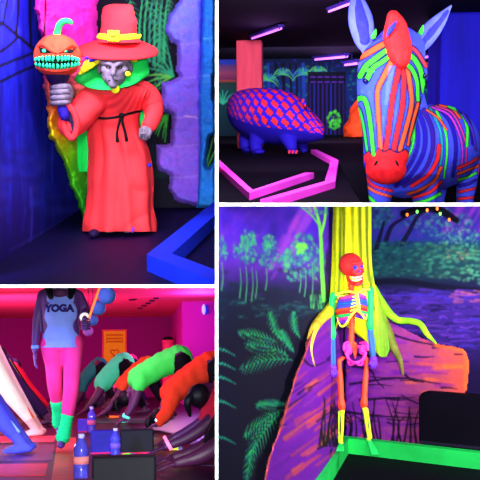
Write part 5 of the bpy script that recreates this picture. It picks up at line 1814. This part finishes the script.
def yogi(label, px, d_, sh, hip, hnd, foot, shirt, pants, skin=None, hair=None, group='yoga class in downward dog pose', sleeve=.35, band=None, cw=.17, face=None, stripe_=None, bulk=1.0, headpx=None):
    """a person folded at the hips, hands and feet on the floor"""
    skin = skin or skinm
    hair = hair or hairm
    Y = Fig(RC, 'person', label, 'person', px, 400, d_, group)
    # put the root on the floor
    Y.loc.z = ZC
    Y.o.matrix_world = RC.M @ Matrix.Translation(Y.loc)
    g = lambda p, dd=0: Vector(Y.Q(p[0], p[1], dd))
    S, H = g(sh), g(hip)
    D = g(hnd)
    D.z = .052
    Ft = g(foot)
    Ft.z = .064
    sx = 1 if H.x > S.x else -1
    ax = (S - H).normalized()
    kn = (H + Ft) / 2 + Vector((-sx * .05, 0, .03))
    el = (S + D) / 2 + Vector((sx * .02, 0, -.02))
    mb = MB()
    W_ = Vector((0, cw, 0))
    hw = Vector((0, .10, 0))
    for q in (-1, 1):
        mb.tube([S + W_ * q * .85, el + W_ * q * 1.1, D + W_ * q * 1.15 + (S - D) * .06], [.052 * bulk, .043 * bulk, .03], 14)
        mb.tube([H + hw * q, kn + hw * q * 1.1, Ft + hw * q * 1.2], [.092 * bulk, .06 * bulk, .04], 16)
        mb.tube([Ft + hw * q * 1.2 + Vector((sx * .03, 0, -.01)), Ft + hw * q * 1.2 + Vector((-sx * .09, -.01, -.02)), Ft + hw * q * 1.25 + Vector((-sx * .16, -.02, -.028))], [.04, .038, .022], 12, flat=.8)
    for q in (-.5, .5):
        mb.tube([S + W_ * q, (S + H) / 2 + W_ * q * .7 + Vector((0, 0, .02)), H + hw * q], [.085 * bulk, .09 * bulk, .105 * bulk], 18)
    nk = S + ax * .10 + Vector((0, 0, -.07))
    hd = S + ax * .20 + Vector((sx * .03, 0, -.15))
    if headpx:
        hd = g(headpx, -.05)
        nk = (S + hd) / 2
    mb.tube([S, nk, hd], [.065, .055, .055], 12)
    fdir = Vector(face) if face else (Vector((sx * .8, -.1, -.4)))
    s_, f_, u_, R_ = head_on(mb, hd, .105, fdir, ax)
    me = fuse(mb, .013, 3, 'body')
    hm = MB()
    for q in (-1, 1):
        w_ = D + W_ * q * 1.15 + (S - D).normalized() * .05
        hand(hm, w_, (D - S).normalized() * .5 + Vector((-sx, 0, -.25)), (-sx * .2, 0, 1), .17, q * sx, .12, 1.3)
    join_mesh(me, hm)
    bo = Y.part('body', me, skin)
    # hair
    hb = MB()
    hb.ell(hd + u_ * .035 - f_ * .028, (.092, .098, .098), R_)
    hb.tube([hd + u_ * .06 - f_ * .1, hd + u_ * .12 - f_ * .12 + Vector((0, 0, -.03)), hd + u_ * .13 - f_ * .06 + Vector((0, 0, -.10))], [.03, .035, .015], 12)
    Y.part('hair', fuse(hb, .012, 2, 'hair'), hair)
    # shirt
    tb = MB()
    for q in (-.5, .5):
        tb.tube([S + W_ * q + ax * .03, (S + H) / 2 + W_ * q * .75 + Vector((0, 0, .025)), H + hw * q * .9 - ax * .005], [.104 * bulk, .11 * bulk, .126 * bulk], 20)
    for q in (-1, 1):
        e_ = (S + W_ * q * .85).lerp(el + W_ * q * 1.1, min(1, sleeve * 2))
        pts = [S + W_ * q * .8, (S + W_ * q * .85).lerp(e_, .6), e_]
        rr = [.078 * bulk, .068 * bulk, .062 * bulk]
        if sleeve > .5:
            pts.append((el + W_ * q * 1.1).lerp(D + W_ * q * 1.15, (sleeve - .5) * 2))
            rr.append(.046 * bulk)
        tb.tube(pts, rr, 16)
    sm_ = fuse(tb, .013, 3, 'shirt')
    V = verts_np(sm_)
    N = norms_np(sm_)
    for i in range(len(V)):
        v = V[i]
        V[i] = v + N[i] * (.0035 * math.sin((v[0] * sx + v[2] * .4) * 46 + 2 * noise.noise(Vector(v) * 5)) + .008 * noise.noise(Vector(v) * 11))
    sm_.vertices.foreach_set('co', V.astype(np.float32).ravel())
    Y.part('shirt', sm_, shirt)
    # trousers
    lb = MB()
    for q in (-1, 1):
        lb.tube([H + hw * q + Vector((sx * .02, 0, -.03)), kn + hw * q * 1.1, kn.lerp(Ft, .8) + hw * q * 1.17], [.104 * bulk, .072 * bulk, .054], 18)
    lb.ell(H + Vector((sx * .02, 0, -.02)), (.10 * bulk, .14 * bulk, .10 * bulk))
    Y.part('trousers', fuse(lb, .013, 3, 'trousers'), pants)
    if stripe_:
        for q in (-1,):
            o_ = Vector((sx * .055, -.035, .02))
            Y.part('side_stripe', MB().tube([H + hw * q + Vector((sx * .08, -.06, .03)), kn + hw * q * 1.1 + o_, kn.lerp(Ft, .78) + hw * q * 1.17 + o_ * .75], [.02, .018, .014], 10), stripe_)
    if band:
        for q in (-1, 1):
            w_ = D + W_ * q * 1.15 + (S - D).normalized() * .07
            dr = (S - D).normalized()
            rot = dr.to_track_quat('Z', 'Y').to_matrix()
            Y.part('glow_band', MB().lathe([(.034, -.012), (.043, -.014), (.047, 0), (.043, .014), (.034, .012)], w_, rot, 20), band)
    return Y


def fab(n_, c, **kw):
    return mat('fabric_' + n_, c, var=.08, scale=10, rough=.8, spec=.1, **kw)


def glow(n_, c, s_=.9):
    return mat('glow_' + n_, c, var=0, emit=c, estr=s_)


f_mint, f_green, f_red, f_orange, f_teal = fab('mint', (80, 255, 185)), fab('green', (70, 255, 96)), fab('red_orange', (255, 62, 40)), fab('orange', (235, 80, 40)), fab('teal', (30, 110, 110))
f_dark, f_black, f_pink, f_white, f_blue = fab('navy', (30, 14, 56)), fab('black', (14, 8, 22)), fab('pink', (250, 60, 130)), fab('white', (255, 232, 226)), fab('blue', (84, 84, 245))
f_yel, f_crim, f_pur = fab('yellow', (236, 196, 40)), fab('crimson', (190, 24, 50)), fab('purple', (90, 30, 120))

# far ones first
yogi('person in a dark teal top bent over behind the walking instructor', 92, 15.5, (86, 378), (99, 365), (74, 409), (118, 409), f_teal, f_black, skind, bulk=1.05)
yogi('person in a pink top bent over below the yellow poster', 128, 16.5, (120, 374), (131, 361), (108, 406), (146, 406), f_pink, f_dark, skind)
yogi('person in a mint green tank top bent over below the poster', 112, 14.0, (105, 381), (123, 364), (84, 412), (146, 413), f_mint, f_black, sleeve=.12, bulk=1.4)
yogi('person in an orange top bent over between the mint and bright green shirts', 132, 12.8, (126, 383), (147, 366), (101, 416), (172, 417), f_orange, f_black, sleeve=.14, bulk=1.15)
yogi('person in a bright neon green shirt bent over, hips raised', 160, 11.2, (141, 377), (178, 359), (124, 424), (212, 424), f_green, f_black, sleeve=.2, band=glow('cyan', (90, 250, 220)), bulk=1.38)
yogi('person in a red-orange long-sleeved shirt bent over near the violet wall', 185, 10.2, (174, 391), (211, 365), (155, 428), (248, 429), f_red, f_black, sleeve=.82, band=glow('ice', (170, 250, 255)), bulk=1.3)
yogi('person with dark hair in the corner reaching bare arms along the floor', 205, 7.4, (216, 414), (252, 352), (160, 449), (300, 452), f_crim, f_black, skind, sleeve=.05, band=glow('pink', (255, 120, 170)), cw=.19, bulk=1.2, headpx=(203, 394), face=(.5, .75, -.55))
yogi('person in black with bare arms leaning into the bottom corner by the violet wall', 224, 6.2, (226, 436), (250, 402), (170, 478), (276, 478), f_black, f_black, skind, sleeve=.05, cw=.17, bulk=1.25, headpx=(236, 420))
# left side: legs reach into the picture
yogi('person in crimson trousers bent over, farthest of the row left of the instructor', 10, 14.5, (-24, 384), (12, 366), (-56, 411), (50, 411), f_dark, f_crim, skind)
yogi('person in black trousers with a yellow side stripe bent over left of the instructor', 0, 13.2, (-38, 380), (4, 362), (-70, 414), (47, 415), f_pur, f_black, skind, stripe_=f_yel)
yogi('person in navy trousers bent over just behind the white leggings', 0, 11.6, (-44, 380), (-4, 356), (-80, 420), (50, 421), f_black, f_dark, skind)
yogi('person in glowing white leggings with an orange side stripe, left of the instructor', -20, 9.7, (-90, 370), (-32, 322), (-150, 432), (39, 432), f_orange, f_white, fab('skin_lit', (240, 190, 190)), stripe_=fab('stripe_orange', (255, 100, 40)), bulk=1.75)  # bright light on the leg is put into its skin colour
yogi('person in pale blue-lit leggings in the near corner, foot on the dark mat', -40, 7.75, (-130, 380), (-66, 330), (-200, 446), (27, 447), f_dark, f_blue, fab('skin_blue_lit', (90, 90, 240)), stripe_=fab('stripe_pale', (150, 190, 255)), bulk=1.7)  # blue light on leggings and skin is put into their colours

# ---- the instructor walking towards the viewpoint
I = Fig(RC, 'person', 'walking instructor in a white tank top, pink leggings and green leg warmers', 'person', 61, 446, 7.93)
Q, k = I.Q, I.k


def tq(mb, pts, n=16, flat=1.0, up=None):
    return mb.tube([Q(x, y, d_) for x, y, d_, r in pts], [r * k for *_, r in pts], n, None, flat, up)


mb = MB()
tq(mb, [(52, 298, 0, 11), (52, 320, 0, 9.6), (53, 340, .01, 10), (53, 350, .0, 9)], 20)
tq(mb, [(69, 298, 0, 11), (69, 320, 0, 9.6), (70, 340, .01, 10), (71, 350, .0, 9)], 20)
tq(mb, [(43, 295, .0, 5.5), (60, 291, 0, 6.5), (77, 295, 0, 5.5)], 16)
tq(mb, [(60.5, 292, .0, 5.6), (60.5, 281, -.01, 5.2)], 14)
tq(mb, [(42.5, 296, 0, 5.6), (37.5, 318, .02, 4.6), (36, 334, .01, 3.9), (35, 351, -.03, 2.9)], 14)
tq(mb, [(78.5, 296, 0, 5.6), (85, 309, .06, 4.8), (86, 313, .0, 4.4), (84.5, 320, -.16, 3.2)], 14)
tq(mb, [(53, 350, .0, 9.8), (54, 366, .02, 7.4), (54.6, 384, .03, 6.4), (57, 398, .13, 6.2), (58.5, 416, .25, 4.0), (58.5, 424, .30, 3.6)], 18)
tq(mb, [(71, 350, .0, 9.8), (72.2, 366, -.05, 7.6), (71.2, 386, -.10, 6.6), (69.5, 400, -.09, 6.8), (66, 424, -.05, 4.4), (62.5, 439, -.03, 3.9)], 18)
mb.ell(Q(62, 346, .04), (19 * k, .12, 8 * k))
tq(mb, [(62.2, 440, .0, 4), (61.5, 444, -.06, 3.8), (61, 445.8, -.13, 3.0)], 14)
tq(mb, [(58.5, 425, .31, 3.6), (59, 432, .24, 3.2), (59.5, 437, .20, 2.4)], 12)
s_, f_, u_, R_ = head_on(mb, Q(60.5, 268, -.02), .118, (.05, -1, -.08), (0, 0, 1))
me = fuse(mb, .012, 3, 'body')
hm = MB()
hand(hm, Q(35, 351, -.03), (.02, -.1, -1), (-1, -.2, 0), .165, 1, .3)
# hand closed round the glow stick
hm.ell(Q(85.5, 325, -.2), (3.6 * k, .03, 4.6 * k))
for i in range(4):
    y = 321.5 + i * 2.4
    hm.tube([Q(81.8, y, -.2), Q(83, y + .2, -.245), Q(87, y + .2, -.255), Q(89.6, y, -.215)], [1.25 * k, 1.3 * k, 1.25 * k, 1.0 * k], 8)
hm.tube([Q(83, 319.5, -.21), Q(86, 318.5, -.25), Q(89, 319.5, -.235)], [1.4 * k, 1.35 * k, 1 * k], 8)
hm.tube([Q(60.3 - 2.0, 446.2, -.135), Q(58.0, 446.6, -.17)], [.9 * k, .8 * k], 8)
for i in range(4):
    x = 59.8 + i * 1.1
    hm.tube([Q(x, 446.2, -.14), Q(x + .1, 446.8, -.175)], [.75 * k, .65 * k], 8)
join_mesh(me, hm)
bo = I.part('body', me, mat('skin_lilac', (92, 46, 120), var=.08, scale=10, rough=.5, spec=.3))  # violet-blue light on the arms is put into the skin colour
for q in (-1, 1):
    I.part('eye', MB().ell(Q(60.5, 268, -.02) + s_ * q * .04 + f_ * .097 + u_ * .02, (.014, .01, .009)), mat('eye_dark', (14, 8, 20)), bo)
I.part('mouth', MB().ell(Q(60.5, 268, -.02) + f_ * .106 - u_ * .066, (.022, .008, .006)), mat('lips', (150, 30, 70)), bo)
hb = MB()
hb.ell(Q(60.5, 266.5, .03), (.103, .105, .118))
for q in (-1, 1):
    tq(hb, [(60.5 + q * 6, 262, .04, 6), (60.5 + q * 10.5, 275, .03, 4.6), (60.5 + q * 11.5, 288, -.07, 4.4), (60.5 + q * 10, 297, -.12, 2.6)], 14)
tq(hb, [(60.5, 265, .10, 8), (60.5, 280, .13, 9), (60.5, 298, .14, 8)], 16)
I.part('hair', fuse(hb, .012, 2, 'hair'), hairm, label='long dark hair')
# tank top
rows = [(293.5, 49, 72.5, .075, -.005), (298, 46, 76, .105, 0), (306, 43.5, 78, .125, -.005), (316, 43, 77.5, .125, -.01), (326, 43.5, 77, .115, 0), (336, 42.5, 79, .125, 0), (342, 41.5, 80.5, .14, 0), (347.5, 41, 81.5, .145, 0)]
lf = loft_px(I, rows, 72, .025, 7, 44, 6, jit=.03)
tk_m = lf.mesh('tank_top')
smooth(tk_m)
top_o = I.part('tank_top', tk_m, fab('tank', (136, 150, 255)))  # white cloth, with the blue light put into its colour
for q in (-1, 1):
    I.part('strap', tq(MB(), [(60.5 + q * 11, 300, -.10, 2.6), (60.5 + q * 12, 293, -.06, 2.2), (60.5 + q * 11.5, 291, .02, 2.2), (60.5 + q * 10, 296, .09, 2.2)], 12, .5, (0, 1, 0)), fab('tank', (136, 150, 255)), top_o)
# neckline and lettering
I.part('neckline', MB().ell(Q(60.5, 293, -.065), (8 * k, .05, 6 * k)), skinm, top_o)
tc = bpy.data.curves.new('lettering', 'FONT')
tc.body = 'YOGA'
tc.size = 9.2 * k
tc.align_x = 'CENTER'
tc.align_y = 'CENTER'
tc.extrude = .003
tc.offset = .006
to = bpy.data.objects.new('t', tc)
COL.objects.link(to)
dg = bpy.context.evaluated_depsgraph_get()
dg.update()
tm = bpy.data.meshes.new_from_object(to.evaluated_get(dg))
bpy.data.objects.remove(to)
bmx = bmesh.new()
bmx.from_mesh(tm)
cT = Q(60.5, 309.5, 0)
for v in bmx.verts:
    x, y, z = v.co.x * 1.02, v.co.y, v.co.z
    u = x / (17.3 * k)
    v.co = cT + Vector((x, -.142 * math.sqrt(max(.05, 1 - u * u * .8)) - z * .8 + .0, y))
bmx.to_mesh(tm)
bmx.free()
tm.materials.clear()
I.part('lettering', tm, mat('ink_violet', (46, 24, 110)), top_o, 'dark letters reading YOGA')
# leggings and leg warmers
lb = MB()
tq(lb, [(53, 344, .0, 12.2), (53.4, 356, .01, 10.3), (54, 366, .02, 8.6), (54.6, 384, .03, 7.4), (56.6, 398, .13, 6.6), (58, 408, .2, 5.6)], 20)
tq(lb, [(71, 344, .0, 12.2), (72, 356, -.02, 10.3), (72.2, 366, -.05, 8.7), (71.2, 386, -.10, 7.6), (69.8, 400, -.09, 7.2), (67.4, 416, -.06, 6.0)], 20)
lb.ell(Q(62, 346, .03), (21 * k, .15, 9 * k))
I.part('leggings', fuse(lb, .012, 3, 'leggings'), fab('leggings', (255, 54, 134)))
for pts in ([(57.3, 402, .15, 6.8), (58, 410, .21, 6.0), (58.6, 418, .26, 6.4), (58.6, 423, .29, 6.6)], [(67.6, 414, -.06, 6.6), (66.4, 422, -.05, 5.8), (64.6, 430, -.04, 6.4), (63.2, 437, -.03, 6.8)]):
    m_ = MB()
    tq(m_, pts, 36)
    m_.v = [tuple(Vector(v) + Vector((math.sin(v[2] * 190) * .004, 0, 0))) for v in m_.v]
    I.part('leg_warmer', m_, fab('warmer', (30, 220, 120), bump=.3))
I.part('bracelet', MB().lathe([(3.0 * k, -.017), (4.3 * k, -.02), (4.8 * k, 0), (4.3 * k, .02), (3.0 * k, .017)], Q(84.6, 317.5, -.13), Matrix.Rotation(.9, 3, 'X'), 24), glow('bracelet', (255, 240, 255), .7), label='white glowing bracelet')
I.part('bracelet', MB().lathe([(2.6 * k, -.012), (3.6 * k, -.014), (3.9 * k, 0), (3.6 * k, .014), (2.6 * k, .012)], Q(35.2, 347, -.02), None, 24), fab('band_blue', (120, 150, 255)), label='blue bracelet')

G = Fig(RC, 'glow_stick', 'orange glow stick held by the walking instructor', 'glow stick', 87, 330, 7.93)
G.part('tube', MB().tube([G.Q(86, 327, -.235), G.Q(101, 283, -.235)], 1.1 * k, 12), glow('orange', (255, 130, 60), 1.0))
G.part('cap', MB().tube([G.Q(85.6, 328.4, -.235), G.Q(86.2, 326.4, -.235)], 1.4 * k, 12), fab('cap', (200, 60, 60)))

# ---------------------------------------------------------------- things on the floor


def on_floor(px, py):
    return RC.floor(px, py, ZC)


def mat_thing(pts, m, label):
    P = [on_floor(*p) for p in pts]
    b = P[0].copy()
    me = bpy.data.meshes.new('yoga_mat')
    n = len(P)
    me.from_pydata([tuple(p - b + Vector((0, 0, .001))) for p in P] + [tuple(p - b + Vector((0, 0, .005))) for p in P], [], [tuple(reversed(range(n))), tuple(range(n, 2 * n))] + [(i, (i + 1) % n, (i + 1) % n + n, i + n) for i in range(n)])
    bm = bmesh.new()
    bm.from_mesh(me)
    bmesh.ops.recalc_face_normals(bm, faces=bm.faces)
    bm.to_mesh(me)
    bm.free()
    clip_mesh(me, RC, x1=215, loc=b)
    o = link('yoga_mat', me, m, room=RC, loc=b, sm=False)
    tagit(o, label, 'yoga mat', 'yoga mats')


rub = lambda n_, c: mat('mat_' + n_, c, var=.12, scale=12, rough=.42, spec=.4)
mat_thing([(-30, 437), (56, 436), (54, 442), (-36, 443)], rub('pink', (250, 60, 90)), 'pink yoga mat crossing behind the blue legging foot')
mat_thing([(-40, 446), (55, 445), (52, 461), (-60, 463)], rub('purple', (90, 14, 80)), 'dark purple yoga mat under the blue legging foot')
mat_thing([(-60, 465), (48, 464), (45, 476), (-80, 478)], rub('red', (230, 30, 50)), 'red yoga mat at the front beside the walking path')
mat_thing([(58, 438), (76, 438), (73, 490), (50, 490)], rub('orange', (235, 62, 40)), 'orange-red yoga mat under the walking instructor')
mat_thing([(90, 419), (160, 419), (163, 423), (88, 423)], rub('teal', (26, 90, 84)), 'dark teal yoga mat under the bent people')
mat_thing([(118, 457), (214, 457), (214, 466), (112, 466)], rub('indigo', (50, 20, 96)), 'indigo yoga mat in front of the black block')


def block(px, py, wpx, hpx, dep, m, label, rz=0.0, name='yoga_block', cat='yoga block', grp='yoga blocks'):
    p = on_floor(px, py)
    kk = p.y / 900
    r = bpy.data.objects.new(name, None)
    COL.objects.link(r)
    r.matrix_world = RC.M @ Matrix.Translation(p + Vector((0, dep / 2, .011))) @ Matrix.Rotation(rz, 4, 'Z')
    tagit(r, label, cat, grp)
    hx, hz = wpx * kk / 2, hpx * kk / 2
    link('foam_block', MB().box((0, 0, hz), (hx, dep / 2, hz), None, .014), m, r, sm=False)
    link('edge_strip', MB().box((0, -dep / 2 - .001, .012), (hx * .96, .003, .006)), glow('strip_pink', (220, 30, 90), .1), r, sm=False)
    return r


bbk, bbl, bpu = mat('block_black', (16, 8, 24), var=.2, rough=.6), mat('block_indigo', (42, 28, 130), var=.2, rough=.6), mat('block_violet', (84, 50, 220), var=.15, rough=.6)
block(137, 456, 33, 24, .12, bbk, 'black yoga block beside the indigo block, pink strip along its foot')
block(104, 456, 26, 23, .12, bbl, 'indigo yoga block between two water bottles')
block(82.5, 434, 9.5, 13, .10, bpu, 'small bright violet yoga block beside the green leg warmer')
block(124, 487, 62, 27, .14, bbk, 'long black yoga block at the very front edge')


def bottle(px, py, hpx, rpx, tint, liq, label, lid):
    p = on_floor(px, py)
    kk = p.y / 900
    r = single('water_bottle', RC, p + Vector((0, 0, .011)), label, 'water bottle', 'water bottles')
    h, w = hpx * kk, rpx * kk
    link('bottle_body', MB().lathe([(.001, .002), (w * .9, 0), (w, h * .03), (w, h * .2), (w * .93, h * .24), (w, h * .28), (w * .93, h * .5), (w, h * .54), (w, h * .66), (w * .75, h * .78), (w * .38, h * .86), (w * .36, h * .93), (.001, h * .93)], n=28), tint, r)
    link('label_band', MB().lathe([(w * .99, h * .32), (w * 1.02, h * .32), (w * 1.02, h * .49), (w * .99, h * .49)], n=28), liq, r)
    link('cap', MB().lathe([(.001, h * .9), (w * .44, h * .9), (w * .46, h * .99), (w * .4, h), (.001, h)], n=20), lid, r)


pl1 = mat('plastic_violet', (110, 80, 230), var=.2, scale=30, rough=.15, spec=.6, trans=.35)
pl2 = mat('plastic_blue', (90, 80, 220), var=.25, scale=24, rough=.12, spec=.6, trans=.35)
bottle(91.5, 434, 25, 4.2, pl1, mat('band_rose', (230, 90, 150)), 'violet water bottle standing behind the indigo block', mat('cap_lilac', (190, 170, 250)))
bottle(81, 480, 42, 7.4, pl2, mat('band_peach', (240, 130, 140)), 'large water bottle with a pink band in the near middle', mat('cap_lilac', (190, 170, 250)))
bottle(115.5, 459, 28, 5.0, pl2, mat('band_violet', (130, 90, 230)), 'water bottle standing in front of the two middle blocks', mat('cap_white', (210, 190, 250)))


def loose(px, py, a, ln, c, label):
    p = on_floor(px, py)
    kk = p.y / 900
    r = single('glow_stick', RC, p + Vector((0, 0, .014)), label, 'glow stick', 'glow sticks on the floor')
    v = Vector((math.cos(a), math.sin(a), 0)) * ln * kk / 2
    rr = .012 + .004
    link('tube', MB().tube([-v + Vector((0, 0, rr)), v * .2 + Vector((0, .02, rr)), v + Vector((0, 0, rr))], rr, 10), c, r)
    link('cap', MB().tube([v + Vector((0, 0, rr)), v * 1.12 + Vector((0, 0, rr))], rr * 1.2, 10), fab('cap_grey', (120, 110, 140)), r)


loose(128, 459.5, .1, 8, glow('lime', (130, 240, 40), .5), 'short green glow stick lying before the black block')
loose(176, 452, -.4, 9, glow('yellow', (240, 255, 90), .9), 'bright yellow glow stick lying by the bare arms')
loose(189, 459, .5, 5, glow('yellow2', (235, 250, 70), .8), 'small yellow glow stick beside the bare forearm')
loose(178, 465, 1.2, 7, glow('green', (120, 230, 40), .5), 'green glow stick lying nearest the bottom edge')
loose(114, 419, -.3, 12, glow('amber', (255, 110, 40), .6), 'orange glow stick lying under the bent people')
loose(124, 424, -.6, 7, glow('aqua', (60, 230, 190), .7), 'aqua glow stick lying by the green shirt person hand')

# lights of the class
light('SPOT', 'camera_fill', RC, (.0, 1.2, .1), 1300, (.82, 1, .92), .25, RC.at(110, 390, 9), 42, .4)  # added front light, greenish so the neon shirts stay bright
light('AREA', 'ceiling_panel', RC, (-.8, 11.0, 1.24), 120, (1, .35, .75), 2.0, RC.at(110, 420, 11.5))
light('POINT', 'ceiling_fill', RC, (-1.9, 14.2, .35), 75, (1, .35, .4), .2)  # unseen point added to brighten the ceiling from below
light('POINT', 'ceiling_fill', RC, (.6, 14.2, .6), 40, (1, .4, .7), .2)  # second added point for the ceiling
light('AREA', 'back_wash', RC, (-2.2, 15.5, -.1), 210, (1, .25, .5), 1.2, (-1.2, DC, .8))
light('POINT', 'leg_fill', RC, (-1.9, 8.3, -.1), 85, (1, .8, .9), .12)  # unseen point added to brighten the white leggings
light('SPOT', 'blue_spot', RC, (-2.4, 4.4, .9), 1300, (.28, .32, 1), .15, RC.at(40, 400, 8.2), 50, .5)
light('POINT', 'violet_lamp', RC, (1.2, 15.5, 1.0), 110, (.5, .2, 1), .2)
# =====================================================================
# partitions between the four bays: black plates with white front edges
# =====================================================================
RP = Room(240, 240)
D0 = 3.8


def plate(name, quad, d0, d1, m):
    (xa, ya, xb, yb) = quad
    a = [RP.at(x, y, d0) for x, y in ((xa, ya), (xb, ya), (xb, yb), (xa, yb))]
    b = [RP.at(x, y, d1) for x, y in ((xa, ya), (xb, ya), (xb, yb), (xa, yb))]
    o = link(name, MB().hexa(a, b), m, room=RP, sm=False)
    o['kind'] = 'structure'
    return o


plate('trim_1', (215.2, -30, 218.2, 510), D0 - .03, D0, trim_white)
plate('trim_2', (-30, 284.8, 215.2, 287.6), D0 - .03, D0, trim_white)
plate('trim_3', (218.2, 203.0, 510, 206.0), D0 - .03, D0, trim_white)
plate('wall_center', (215.4, -30, 218.0, 285), D0, 10.0, dark_plate)
plate('wall_lower', (215.4, 288, 218.0, 510), D0, 4.2, dark_plate)
plate('ceiling_lower_left', (-30, 285.0, 215.2, 287.4), D0, 5.9, dark_plate)
plate('ceiling_lower_right', (218.2, 203.2, 510, 205.8), D0, 8.1, dark_plate)
light('POINT', 'edge_fill', RP, (0, .8, .3), 150, (1, 1, 1), .1)  # added in front so the partition edges come out white

w = bpy.data.worlds.new('world')
w.use_nodes = True
w.node_tree.nodes['Background'].inputs['Color'].default_value = (*lin((20, 10, 60)), 1)
w.node_tree.nodes['Background'].inputs['Strength'].default_value = .4
SC.world = w
